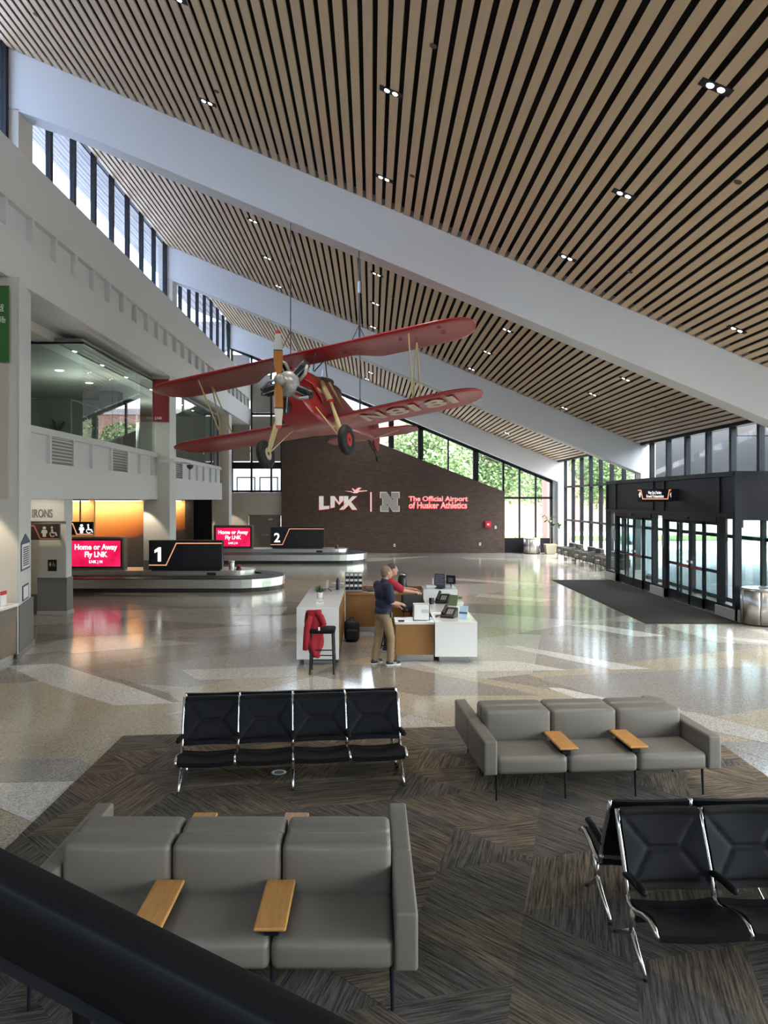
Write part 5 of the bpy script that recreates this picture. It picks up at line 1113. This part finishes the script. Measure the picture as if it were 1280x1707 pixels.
# fuselage: sections (y, half width, bottom z, top z)
sec = [(-1.02,.30,.24,.88),(-.80,.37,.04,.98),(-.45,.40,-.10,1.06),(0,.41,-.14,1.10),(.5,.41,-.13,1.10),(.85,.40,-.09,1.06),(1.35,.37,.0,1.02),(2.0,.29,.16,.93),(2.8,.20,.26,.82),(3.6,.11,.36,.72),(4.25,.04,.42,.62)]
rows = []
for (y, w, zb, zt_) in sec:
    zm = zb+(zt_-zb)*.62; r = []
    pts = [(-w*.92,zb),(-w,zb+.06),(-w,zm)]+[(-w*math.cos(a), zm+(zt_-zm)*math.sin(a)) for a in [PI*i/8 for i in range(1,8)]]+[(w,zm),(w,zb+.06),(w*.92,zb)]
    rows.append([(x,y,z) for x, z in pts])
n = len(rows[0]); mb = MB(); vs = [p for q in rows for p in q]; mb.add(vs, [(i*n+k, i*n+(k+1)%n, (i+1)*n+(k+1)%n, (i+1)*n+k) for i in range(len(rows)-1) for k in range(n)]+[list(range(n)), list(range((len(rows)-1)*n, len(rows)*n))])
fu = mb.build('fuselage', 'plane_red', pl); [setattr(p, 'use_smooth', True) for p in fu.data.polygons]
es = fu.modifiers.new('edge', 'EDGE_SPLIT'); es.split_angle = math.radians(45)
MB().lathe([(.30,0),(.32,.03),(.28,.035),(.26,-.05)], 24, (0,.75,1.08), 1, 1.35).build('cockpit_rim', 'canvas_brown', fu, smooth=True); MB().lathe([(.27,0),(.27,.02)], 20, (0,.75,1.085), 1, 1.35).build('cockpit_opening', 'black_void', fu)
rows = [[(.27*math.sin(a), .28+.05*math.cos(a)*1.5-(.0 if k == 0 else -.12), 1.07+.0+k*.22) for a in [-1.3+2.6*i/10 for i in range(11)]] for k in range(2)]
MB().grid(rows).build('windscreen', 'glass_clear', fu, solid=.006)
MB().ball((0,1.45,1.08), (.2,.45,.14), 14, 8).build('headrest', 'canvas_brown', fu, smooth=True)
for s in (-1, 1): MB().tube([(s*.38,-.98,.62),(s*.43,-.7,.60),(s*.44,-.35,.42),(s*.43,-.2,.30)], [.02,.035,.035,.02], 8).build('exhaust_pipe', 'plane_red', fu, smooth=True)
# tail
for s in (-1, 1):
    MB().prism([(s*.05,3.55),(s*.5,3.62),(s*1.15,3.85),(s*1.3,4.1),(s*1.25,4.45),(s*.9,4.62),(s*.1,4.5)], .52, .56).build('tailplane', 'plane_red', pl, bevel=.012)
    MB().tube([(s*.1,3.9,.36),(s*.8,4.05,.52)], .012, 6).build('tail_strut', 'cream_strut', pl)
MB().prism([(3.7,.66),(4.0,1.05),(4.22,1.3),(4.22,.40),(4.1,.42)], -.02, .02, 'x').build('fin', 'plane_red', pl, bevel=.01)
MB().prism([(4.24,.30),(4.24,1.30),(4.42,1.42),(4.66,1.3),(4.78,.9),(4.74,.5),(4.58,.22),(4.4,.12)], -.02, .02, 'x').build('rudder', 'plane_red', pl, bevel=.01)
tw = MB().tube([(0,3.9,.34),(.0,4.2,.12),(0,4.42,-.06)], [.02,.022,.018], 8).build('tail_leg', 'cylinder_black', pl, smooth=True); o = MB().lathe([(.03,-.025),(.07,-.02),(.07,.02),(.03,.025)], 16).build('tail_wheel', 'tire', tw); o.location = (0,4.42,-.09); o.rotation_euler = (0,PI/2,0)
for q in ([(0,3.8,.33),(0,4.15,.14)], [(.06,3.95,.3),(.02,4.25,.1)], [(-.06,3.95,.3),(-.02,4.25,.1)]): MB().tube(q, .012, 6).build('tail_brace', 'cylinder_black', pl)
# engine
en = MB().lathe([(.16,-.02),(.27,.0),(.30,.06),(.30,.20),(.24,.26)], 26).build('engine_crankcase', 'engine_silver', pl, smooth=True); en.location = (0,NOY+.36,NOZ); en.rotation_euler = (-PI/2,0,0)
en.rotation_euler = (-PI/2,0,0)
MB().lathe([(.05,-.12),(.12,-.08),(.17,-.02),(.18,.0)], 20).build('nose_case', 'engine_silver', en, smooth=True)
for k in range(5):
    a = PI/2+k*2*PI/5+.25; c, s = math.cos(a), math.sin(a); cyl = MB()
    cyl.tube([(c*.24,s*.24,.12),(c*.52,s*.52,.12)], .085, 14)
    for j in range(9): q = .27+j*.03; cyl.tube([(c*q,s*q,.12),(c*(q+.012),s*(q+.012),.12)], .122, 14)
    C_ = cyl.build('cylinder', 'cylinder_black', en); h_ = MB(); h_.tube([(c*.52,s*.52,.12),(c*.60,s*.60,.12)], [.10,.085], 12); h_.tube([(c*.6-s*.05,s*.6+c*.05,.07),(c*.63-s*.05,s*.63+c*.05,.07)], .04, 8); h_.tube([(c*.6+s*.05,s*.6-c*.05,.07),(c*.63+s*.05,s*.63-c*.05,.07)], .04, 8); h_.build('cylinder_head', 'cylinder_black', C_)
    for d in (-.06, .06): MB().tube([(c*.25-s*d,s*.25+c*d,.02),(c*.6-s*d*1.1,s*.6+c*d*1.1,.05)], .016, 6).build('pushrod_tube', 'engine_silver', C_)
    MB().tube([(c*.20-s*.16,s*.20+c*.16,.06),(c*.42-s*.17,s*.42+c*.17,.03),(c*.58-s*.06,s*.58+c*.06,.06)], .036, 8).build('intake_pipe', 'engine_silver', C_, smooth=True)
# propeller: vertical, with painted sections
pp = MB().lathe([(.06,-.10),(.11,-.05),(.125,.02),(.10,.12)], 20).build('propeller_hub', 'engine_silver', pl, smooth=True); pp.location = (0,NOY+.04,NOZ); pp.rotation_euler = (-PI/2,0,0)
tilt = math.radians(4)
def blade(z0, z1, m, sgn):
    rows = []
    for i in range(9):
        z = z0+(z1-z0)*i/8; q = z/1.043; w = (.10+.06*math.sin(PI*min(1, q*1.15)))*(1 if q < .93 else math.sqrt(max(.05, 1-((q-.93)/.075)**2))) if q > .12 else .08
        tw_ = math.radians(58-42*q)*sgn; th = .035*(1-q*.7)
        r = []
        for k in range(10):
            a = 2*PI*k/10; u, v = .5*w*math.cos(a)*1.25, .5*th*math.sin(a); r.append((u*math.cos(tw_)-v*math.sin(tw_), u*math.sin(tw_)+v*math.cos(tw_), z*1))
        r.append(r[0]); rows.append([(x*sgn, y, z_*sgn) for x, y, z_ in r])
    mb = MB().grid(rows); mb.add(rows[0][:-1], [list(range(10))]); mb.add(rows[-1][:-1], [list(range(10))]); o = mb.build('propeller_blade', m, pl, smooth=True); o.location = (0,NOY,NOZ); o.rotation_euler = (0,tilt,0)
for sg, tipm in ((1,'prop_grey'),(-1,'prop_cream')):
    blade(.05,.60,'prop_wood',sg); blade(.60,.625,'cylinder_black',sg); blade(.625,.97,tipm,sg); blade(.97,1.043,'hub_red',sg)
# undercarriage
for s in (-1, 1):
    wx, wy, wz = s*.96, -.36, -.66
    wh = MB().lathe([(.15,-.075),(.20,-.095),(.27,-.09),(.315,-.045),(.325,0),(.315,.045),(.27,.09),(.20,.095),(.15,.075)], 32).build('wheel', 'tire', pl, smooth=True); wh.location = (wx,wy,wz); wh.rotation_euler = (0,PI/2+s*.06,0)
    MB().lathe([(.01,-.07),(.10,-.085),(.165,-.07),(.165,.07),(.10,.085),(.01,.07)], 24).build('wheel_hub', 'hub_red' if s > 0 else 'hub_cream', wh, smooth=True)
    ix = s*.30
    MB().tube([(s*.40,-.55,.12),(wx-s*.1,wy,wz+.02)], .028, 8, flat=.6).build('gear_strut', 'cream_strut', pl)
    MB().tube([(s*.40,.35,.10),(wx-s*.1,wy,wz+.02)], .026, 8, flat=.6).build('gear_strut', 'cream_strut', pl)
    MB().tube([(s*.42,-.15,.78),(s*.62,-.22,.30)], [.05,.075], 12).build('shock_sleeve', 'cream_strut', pl, smooth=True); MB().tube([(s*.62,-.22,.30),(s*.635,-.225,.26)], [.077,.07], 12).build('shock_ring', 'hub_red', pl)
    MB().tube([(s*.63,-.22,.28),(wx-s*.06,wy,wz+.05)], [.035,.055], 8, flat=.6).build('shock_leg', 'cream_strut', pl)
    MB().prism([(0,0),(.42,.05),(.40,.10),(0,.1)], -.008, .008, 'x').build('strut_fairing', 'cream_strut', pl).location = (s*.41,-.4,.5)
    # interplane struts
    for a, b in (((s*2.55,-STG+.22,GAP-.03),(s*2.35,.18,.10)), ((s*2.55,-STG+.85,GAP-.03),(s*2.35,.80,.12)), ((s*2.55,-STG+.80,GAP-.03),(s*2.35,.22,.10))): MB().tube([a,b], .017, 7).build('interplane_strut', 'cream_strut', pl)
    # cabane struts
    for a, b in (((s*.33,-.35,1.0),(s*.42,-STG+.2,GAP-.02)), ((s*.36,.35,1.05),(s*.42,-STG+.75,GAP-.02)), ((s*.33,-.30,1.0),(s*.42,-STG+.7,GAP-.02))): MB().tube([a,b], .014, 7).build('cabane_strut', 'wire', pl)
    MB().tube([(s*.42,.3,.9),(s*.55,1.1,.10)], .03, 8, flat=.5).build('wing_root_strut', 'cream_strut', pl)
# exhaust collector stub under the cowl
for s in (-1,1): MB().tube([(s*.1,-1.0,.26),(s*.16,-.9,.18),(s*.24,-.95,.2)], .012, 6).build('cowl_hose', 'cylinder_black', pl)
# hanging wires, each with shackle
for k, (lp, xr, yr) in enumerate((((-.25,-.2,GAP+.12), None, None), ((1.2,.3,GAP+.1), None, None), ((0,3.3,.80), None, None))):
    w0 = PM @ Vector(lp); zr = ROOF(w0.x)+.0
    t = tag(empty('suspension_wire', tuple(w0)), ['steel wire above the engine holding the biplane up', 'steel wire above the upper wing holding the biplane up', 'steel wire above the tail holding the biplane up'][k], 'wire')
    ztop = zr-w0.z
    MB().tube([(0,0,.0),(0,0,ztop)], .011, 6).build('cable', 'wire', t); MB().tube([(0,0,ztop*.72),(0,0,ztop*.72+.3)], [.05,.05], 8).build('turnbuckle', 'steel_plain', t); MB().lathe([(.06,ztop-.03),(.06,ztop)], 12).build('ceiling_mount', 'steel_plain', t)
    for s in (-1, 1): MB().tube([(0,0,.55),(s*.25,0,.02)], .009, 6).build('bridle', 'wire', t)
# ================================================================== people
mat('skin', (.44,.23,.16), .5, var=.06, vscale=12); mat('hair_blond', (.17,.12,.075), .7, var=.3, vscale=40); mat('hair_dark', (.05,.035,.03), .7, var=.3, vscale=40)
mat('navy_cloth', (.012,.016,.045), .85, var=.2, vscale=9); mat('khaki_cloth', (.27,.19,.105), .85, var=.12, vscale=9); mat('red_polo', (.34,.012,.03), .8, var=.15, vscale=9); mat('dark_cloth', (.016,.015,.018), .85)
mat('shoe_black', (.012,.012,.013), .6); mat('shoe_sole', (.62,.60,.55), .6)
def blob(name, prims, m, parent, voxel=.009, it=6):
    mb = MB()
    for p in prims:
        if p[0] == 'c':
            _, a, b, r0, r1 = p; a, b = Vector(a), Vector(b); L = (b-a).length; k = max(2, int(L/.03))
            pts = [a.lerp(b, i/k) for i in range(k+1)]; mb.tube(pts, [r0+(r1-r0)*i/k for i in range(k+1)], 14)
            if len(p) < 6: mb.ball(a, r0, 14, 8); mb.ball(b, r1, 14, 8)
        else: mb.ball(p[1], p[2], 18, 12)
    o = mb.build(name, m, parent)
    r = o.modifiers.new('union', 'REMESH'); r.mode = 'VOXEL'; r.voxel_size = voxel; r.use_smooth_shade = True
    s = o.modifiers.new('smooth', 'SMOOTH'); s.iterations = it; s.factor = .5
    return o
def hand(wr, d, up, s=1):             # palm, four fingers of unequal length bent at the knuckle, thumb at the side
    wr, d, up = Vector(wr), Vector(d).normalized(), Vector(up).normalized(); sd = d.cross(up).normalized()*s; P_ = []
    pc = wr+d*.055; P_ += [('c', wr+sd*.018, wr+d*.09+sd*.026, .021, .019), ('c', wr-sd*.018, wr+d*.088-sd*.028, .021, .019), ('c', wr, wr+d*.09, .022, .02)]
    for k, L in enumerate((.068,.082,.077,.058)):
        b = wr+d*.095+sd*(.033-.022*k); m_ = b+d*L*.5-up*.010; e = m_+d*L*.35-up*.028; P_ += [('c', b, m_, .0105, .0098), ('c', m_, e, .0098, .0082)]
    tb = wr+d*.025+sd*.03; tm = tb+d*.03+sd*.028-up*.012; te = tm+d*.032-up*.014+sd*.002; P_ += [('c', tb, tm, .015, .012), ('c', tm, te, .012, .0095)]
    return P_
def head(c, tilt=0):
    c = Vector(c); return [('e', c, (.098,.078,.115)), ('e', c+Vector((.03,0,-.062)), (.066,.058,.062)), ('c', c+Vector((.088,0,.0)), c+Vector((.112,0,-.03)), .012, .016), ('e', c+Vector((.085,0,-.062)), (.018,.028,.012)), ('e', c+Vector((.07,0,-.098)), (.03,.03,.022)),
        ('e', c+Vector((-.005,.08,-.01)), (.022,.010,.032)), ('e', c+Vector((-.005,-.08,-.01)), (.022,.010,.032)), ('e', c+Vector((.083,.03,.025)), (.018,.024,.012)), ('e', c+Vector((.083,-.03,.025)), (.018,.024,.012))]
def eyes(c, parent):
    for s in (-1, 1): MB().ball(Vector(c)+Vector((.089,s*.031,.006)), (.010,.013,.009), 10, 6).build('eye', 'paper', parent, smooth=True); MB().ball(Vector(c)+Vector((.098,s*.031,.006)), (.004,.006,.006), 8, 6).build('pupil', 'black_plastic', parent, smooth=True)
def shoe(name, parent, ank, ang, m='shoe_black'):
    a = Vector(ank); d = Vector((math.cos(ang), math.sin(ang), 0)); e = []
    q = lambda f, z: a+d*f+Vector((0,0,z-a.z))
    o = blob(name, [('c', q(-.05,.055), q(.07,.052), .042, .042), ('c', q(.07,.05), q(.165,.042), .042, .033), ('c', q(-.02,.06), q(-.02,.10), .042, .042), ('c', q(.0,.07), q(.07,.06), .04, .036)], m, parent, .007, 3)
    sd = Vector((-d.y, d.x, 0)); pts = [(-.10,.0),(-.085,.038),(0,.042),(.1,.048),(.17,.04),(.205,.0),(.17,-.04),(.1,-.044),(0,-.04),(-.085,-.038)]
    MB().prism([((a+d*f+sd*w).x, (a+d*f+sd*w).y) for f, w in pts], .0, .032).build('sole', 'shoe_sole', o, bevel=.008)
    for k in range(3): MB().tube([q(.03+k*.025,.075-k*.006)+sd*.045, q(.05+k*.025,.03)+sd*.049], .006, 6).build('stripe', 'shoe_sole', o)
    for k in range(3): MB().tube([q(.03+k*.025,.075-k*.006)-sd*.045, q(.05+k*.025,.03)-sd*.049], .006, 6).build('stripe', 'shoe_sole', o)
    return o
# --- man in navy
m1 = tag(empty('person', (.20, 13.66, 0), math.radians(28)), 'person in navy polo and khaki trousers standing at the desk with hands in front', 'person')
HC = (.075,0,1.685)
RS, RE, RW = (0,-.205,1.44), (.03,-.27,1.17), (.25,-.16,1.12); LS, LE, LW = (0,.205,1.44), (.07,.26,1.15), (.29,.09,1.06)
RA, RK, LA, LK = (.09,-.11,.09), (.10,-.12,.50), (-.10,.13,.09), (-.02,.13,.50)
sk = head(HC)+[('c', (.02,0,1.46), (.05,0,1.60), .060, .058), ('c', RS, RE, .052, .044), ('c', RE, RW, .044, .030), ('c', LS, LE, .052, .044), ('c', LE, LW, .044, .030)]
sk += hand(RW, (.9,.25,-.15), (0,-.25,1), 1)+hand(LW, (.9,-.3,-.3), (.1,.1,1), -1)
sk += [('e', (0,0,1.30), (.12,.165,.20)), ('e', (0,0,1.03), (.12,.155,.16)), ('c', (0,-.09,.9), RK, .075, .055), ('c', RK, RA, .05, .042), ('c', (0,.09,.9), LK, .075, .055), ('c', LK, LA, .05, .042), ('c', RA, (.15,-.11,.06), .038, .03), ('c', LA, (-.04,.13,.06), .038, .03)]
bd = blob('body', sk, 'skin', m1, .0075, 4); eyes(HC, m1)
blob('hair', [('e', (HC[0]-.018,0,HC[2]+.028), (.100,.084,.102)), ('e', (HC[0]-.045,0,HC[2]-.03), (.065,.072,.075))], 'hair_blond', m1, .009, 3)
blob('polo_shirt', [('e', (.0,0,.99), (.150,.185,.10)), ('e', (.02,0,1.12), (.155,.19,.17)), ('e', (.005,0,1.32), (.145,.205,.18)), ('c', (0,-.15,1.43), (0,.15,1.43), .085, .085), ('c', RS, Vector(RS).lerp(Vector(RE), .82), .082, .078), ('c', LS, Vector(LS).lerp(Vector(LE), .82), .082, .078), ('c', (.015,0,1.46), (.035,0,1.535), .085, .068)], 'navy_cloth', m1, .010, 6)
tr_ = blob('trousers', [('e', (0,0,.93), (.145,.178,.13)), ('c', (0,-.095,.88), RK, .100, .078), ('c', RK, (RA[0],RA[1],.11), .078, .066), ('c', (0,.095,.88), LK, .100, .078), ('c', LK, (LA[0],LA[1],.11), .078, .066)], 'khaki_cloth', m1, .010, 6)
shoe('shoe', m1, (RA[0]+.01,RA[1],.08), -.1); shoe('shoe', m1, (LA[0],LA[1],.08), .35)
bt = MB().lathe([(.151,-.018),(.151,.018)], 28, (0,0,.965), 1, 1.2); bt.build('belt', 'dark_rubber', m1); MB().box(.05,.09,-.205,-.18,.88,.98).build('phone_pouch', 'black_plastic', m1, bevel=.008)
# --- man in red
m2 = tag(empty('person', (.25, 14.95, 0), math.radians(14)), 'person in red polo behind the man in navy, reaching across the desk', 'person')
HC = (.16,0,1.62)
RS, RE, RW = (.09,-.20,1.38), (.31,-.24,1.22), (.57,-.15,1.17); LS, LE, LW = (.09,.20,1.38), (.34,.24,1.21), (.60,.08,1.20)
RA, RK, LA, LK = (.02,-.11,.09), (.03,-.12,.49), (-.08,.12,.09), (.0,.12,.49)
sk = head(HC)+[('c', (.08,0,1.42), (.13,0,1.54), .060, .058), ('c', RS, RE, .052, .045), ('c', RE, RW, .045, .031), ('c', LS, LE, .052, .045), ('c', LE, LW, .045, .031)]+hand(RW, (1,.2,-.1), (0,-.2,1), 1)+hand(LW, (1,-.2,-.1), (0,.2,1), -1)
sk += [('e', (.04,0,1.25), (.12,.165,.20)), ('e', (.01,0,1.0), (.12,.155,.16)), ('c', (0,-.09,.88), RK, .075, .055), ('c', RK, RA, .05, .042), ('c', (0,.09,.88), LK, .075, .055), ('c', LK, LA, .05, .042)]
blob('body', sk, 'skin', m2, .0075, 4); eyes(HC, m2)
blob('hair', [('e', (HC[0]-.018,0,HC[2]+.028), (.100,.084,.102)), ('e', (HC[0]-.045,0,HC[2]-.03), (.065,.072,.075))], 'hair_dark', m2, .009, 3)
blob('polo_shirt', [('e', (.01,0,.97), (.150,.185,.10)), ('e', (.035,0,1.10), (.155,.19,.17)), ('e', (.06,0,1.28), (.145,.205,.17)), ('c', (.07,-.15,1.37), (.07,.15,1.37), .085, .085), ('c', RS, Vector(RS).lerp(Vector(RE), .8), .082, .076), ('c', LS, Vector(LS).lerp(Vector(LE), .8), .082, .076), ('c', (.075,0,1.40), (.10,0,1.475), .085, .068)], 'red_polo', m2, .010, 6)
blob('trousers', [('e', (0,0,.91), (.145,.178,.13)), ('c', (0,-.095,.86), RK, .100, .078), ('c', RK, (RA[0],RA[1],.11), .078, .066), ('c', (0,.095,.86), LK, .100, .078), ('c', LK, (LA[0],LA[1],.11), .078, .066)], 'dark_cloth', m2, .010, 6)
shoe('shoe', m2, (RA[0],RA[1],.08), 0); shoe('shoe', m2, (LA[0],LA[1],.08), .2)

# ================================================================== ceiling downlights and sprinklers
def onroof(u, v):
    a, b = (u-VU)/FPX, -(v-VV)/FPX; y = (ROOF(0)-EYE)/(b+.421*a); return (a*y, y, ROOF(a*y))
DL = [(345,170),(652,153),(1193,145),(640,297),(1040,324),(945,429),(1228,549),(292,-4),
      (422,368),(446,430),(464,477),(628,457),(626,506),(622,545),(845,550),(812,587),(786,615),(1043,632),(988,657),(941,680),
      (520,565),(535,590),(618,621),(612,632),(845,722),(833,731)]
import_names = ['nearest the upper left corner', 'upper middle', 'nearest the upper right corner', 'middle, above the nearest beam', 'right of middle', 'just above the nearest beam', 'at the far right above the nearest beam', 'cut by the upper edge']
housing = None
for i, (u, v) in enumerate(DL):
    p = onroof(u, v); bay = 'nearest' if i < 8 else 'second' if i < 20 else 'farthest'
    colr = ['left','second','third','right'][(i-8)//3] if bay == 'second' else ['left','middle','right'][(i-20)//2] if i >= 20 else ''
    row = (['nearest','middle','farthest'][(i-8)%3] if bay == 'second' else ['nearer','farther'][(i-20)%2]) if i >= 8 else ''
    t = tag(empty('ceiling_downlight', (p[0], p[1], p[2]-.004)), 'twin lens downlight in the near ceiling bay, %s' % import_names[i] if i < 8 else '%s twin downlight of the %s row in the %s ceiling bay' % (row, colr, bay), 'downlight', 'twin downlights in the %s ceiling bay' % bay)
    t.rotation_euler = (0, sl, 0)
    if housing is None:
        housing = MB().box(-.2,.2,-.075,.075,-.006,.02).build('housing', 'black_void', t, bevel=.004); lens = MB().lathe([(.042,-.014),(.046,-.006)], 20).build('lens', 'lamp_cool', t); lens.location = (-.07,0,0); l2 = inst('lens', lens, t, (.07,0,0))
    else: inst('housing', housing, t); inst('lens', lens, t, (-.07,0,0)); inst('lens', lens, t, (.07,0,0))
    ld = bpy.data.lights.new('downlight_lamp', 'SPOT'); ld.energy = 480; ld.color = (1,.92,.80); ld.spot_size = math.radians(72); ld.spot_blend = 1.0; ld.shadow_soft_size = .08
    lo = bpy.data.objects.new('downlight_lamp', ld); COL.objects.link(lo); lo.location = (p[0], p[1], p[2]-.06)
SPK = [(722,76),(687,293),(1230,303),(1050,453),(60,24),(361,152),(905,800-260),(1092,678),(1016,700),(655,496)]
s0 = None
SPL = ['near the top middle','just above the nearest beam at the middle','at the right edge','right of middle above the nearest beam','in the upper left corner','beside the upper left downlight','in the second bay above the right wing tip','low at the right of the second bay','lowest in the second bay','in the second bay above the propeller']
for ki, (u, v) in enumerate(SPK):
    p = onroof(u, v); t = tag(empty('ceiling_sprinkler', (p[0], p[1], p[2]-.002)), 'small dark sprinkler cover in the slats, %s' % SPL[ki], 'sprinkler', 'sprinkler covers in the slatted ceiling'); t.rotation_euler = (0, sl, 0)
    o = MB().lathe([(.05,-.012),(.055,0)], 16).build('cover', 'canvas_brown', t) if s0 is None else inst('cover', s0, t); s0 = s0 or o

# ================================================================== outside
mat('concrete', (.52,.51,.48), .9, var=.08, vscale=.6); mat('grass', (.12,.20,.045), .95, var=.3, vscale=.5); mat('red_brick', (.34,.19,.16), .9, var=.2, vscale=2); mat('pale_facade', (.36,.32,.34), .9, var=.05); mat('asphalt', (.20,.20,.20), .9)
struct(box('ground', 'concrete', None, -80, 90, -40, 140, -.6, -.35), 'pale concrete pavement outside the hall', 'ground')
struct(box('ground_grass', 'grass', None, 2, 60, 62, 70, -.36, -.28), 'grass verge beyond the far windows', 'ground')
tb = tag(empty('terminal_building', (-8.5, 56, -.35)), 'pale building with window bands seen through the far left windows', 'building')
box('wall', 'pale_facade', tb, -9, 7, 0, 6, 0, 11)
for z in (3.6, 7.0):
    for k in range(9): f = box('window', 'black_frame', tb, -8.4+k*1.7, -7.0+k*1.7, -.06, .05, z, z+1.5); box('pane', 'pane_far', f, -8.3+k*1.7, -7.1+k*1.7, -.08, -.05, z+.1, z+1.4)
    box('sill_band', 'stone_base', tb, -9, 7, -.15, .05, z-.35, z-.15)
bb = tag(empty('brick_building', (10, 80, -.35)), 'red brick building behind the trees outside the far windows', 'building'); box('wall', 'red_brick', bb, -14, 16, 0, 8, 0, 12.5); box('parapet', 'pale_facade', bb, -14.2, 16.2, -.2, 8, 12.5, 13.1)
for k in range(7): f = box('window', 'black_frame', bb, -12+k*4, -10+k*4, -.08, .1, 6, 8); box('pane', 'pane_far', f, -11.9+k*4, -10.1+k*4, -.1, -.07, 6.1, 7.9)
rd = tag(box('brick_pier', 'red_brick', None, 11.1, 12.6, 47.5, 49, -.35, 4.4), 'red brick pier just outside the far windows', 'pier')
def tree(label, loc, h, rad, seed, n=2600, lm='leaf_light'):
    r = random.Random(seed); t = tag(empty('leafy_tree', loc), label, 'tree', 'trees outside the windows'); tk = MB(); tk.tube([(0,0,0),(.1,0,h*.35),(0,.1,h*.6)], [.2,.15,.1], 8)
    for k in range(5): a = r.uniform(0,2*PI); tk.tube([(0,0,h*(.35+.05*k)),(math.cos(a)*rad*.6,math.sin(a)*rad*.6,h*(.6+.06*k))], [.08,.03], 6)
    tk.build('trunk', 'bark', t); mb = MB(); blobs = [(Vector((r.uniform(-.6,.6)*rad, r.uniform(-.6,.6)*rad, h*r.uniform(.45,.9))), rad*r.uniform(.4,.62)) for _ in range(11)]
    for i in range(n):
        c, q = blobs[r.randrange(11)]; d = Vector((r.gauss(0,1), r.gauss(0,1), r.gauss(0,1))).normalized()*q*r.random()**.35; p = c+d; a = Vector((r.gauss(0,1), r.gauss(0,1), r.gauss(0,.6))).normalized(); b = a.cross(Vector((r.gauss(0,1), r.gauss(0,1), r.gauss(0,1)))).normalized(); s = r.uniform(.10,.21)
        mb.add([p-a*s, p-b*s*.5, p+a*s, p+b*s*.5], [(0,1,2,3)])
    o = mb.build('foliage', lm, t); o['kind'] = 'stuff'; return t
tree('leafy tree outside the middle of the sloping window strip', (4.5,56,-.35), 9.8, 3.3, 1, 10000); tree('leafy tree outside the right part of the sloping window strip', (9.2,58,-.35), 9.2, 3.2, 2, 10000); tree('leafy tree outside the far right corner windows', (14.5,63,-.35), 8.6, 3.0, 3, 8000)
tree('leafy tree beyond the right glass wall near the corner', (21,66,-.35), 9, 3.6, 4, 8000); tree('leafy tree beyond the right glass wall nearer the vestibule', (25.5,62,-.35), 9, 3.6, 5, 8000)
def shrub(label, loc, rad, seed):
    r = random.Random(seed); t = tag(empty('round_shrub', loc), label, 'shrub'); mb = MB()
    for i in range(900): d = Vector((r.gauss(0,1), r.gauss(0,1), abs(r.gauss(0,1)))).normalized()*rad*r.random()**.3; a = Vector((r.gauss(0,1), r.gauss(0,1), r.gauss(0,1))).normalized(); b = a.cross(Vector((0,.3,1))).normalized(); s = .09; p = d+Vector((0,0,.1)); mb.add([p-a*s, p-b*s*.5, p+a*s, p+b*s*.5], [(0,1,2,3)])
    mb.build('foliage', 'leaf_light', t)['kind'] = 'stuff'; MB().tube([(0,0,0),(0,0,rad*.6)], .04, 6).build('stem', 'bark', t)
shrub('low green shrub outside the far right windows', (9.3,47.5,-.35), .95, 7)
# entrance canopy
cn = tag(empty('entrance_canopy', (0,0,0)), 'grey canopy over the drive outside the upper right windows', 'canopy'); mat('canopy_grey', (.095,.087,.083), .8, var=.05); mat('canopy_light', (.55,.56,.55), .6)
box('deck', 'canopy_light', cn, 13.7, 22, 8, 37, 5.3, 5.7); box('fascia', 'canopy_grey', cn, 13.4, 13.7, 8, 37, 4.0, 5.75); box('link_beam', 'canopy_grey', cn, 11.2, 13.4, 23, 23.5, 5.0, 5.4)
for y in (12, 21, 30): box('column', 'canopy_grey', cn, 17, 17.5, y, y+.5, -.35, 5.3)
struct(box('ground_dark_strip', 'asphalt', None, 11.3, 21, -20, 50, -.36, -.30), 'grey asphalt strip added by the canopy to darken the view through the doors', 'ground')  # dark ground added to dim what shows through the vestibule glass
# parked car
cr = tag(empty('parked_car', (20.5, 58, -.35), math.radians(80)), 'pale blue car parked beyond the right glass wall', 'car'); mat('car_paint', (.35,.48,.55), .25, coat=.8)
MB().prism([(-2.1,.3),(-2.15,.75),(-1.3,.9),(-.7,1.4),(.9,1.42),(1.5,.95),(2.1,.85),(2.15,.35)], -.85, .85, 'y').build('body', 'car_paint', cr, bevel=.06, seg=3); MB().prism([(-1.15,.93),(-.65,1.34),(.85,1.36),(1.35,.96)], -.87, .87, 'y').build('side_glass', 'pane_far', cr)
for x in (-1.3, 1.35):
    for y in (-.8, .8): w_ = MB().lathe([(.2,-.1),(.32,-.1),(.32,.1),(.2,.1)], 20).build('wheel', 'tire', cr); w_.location = (x,y,.32); w_.rotation_euler = (PI/2,0,0)
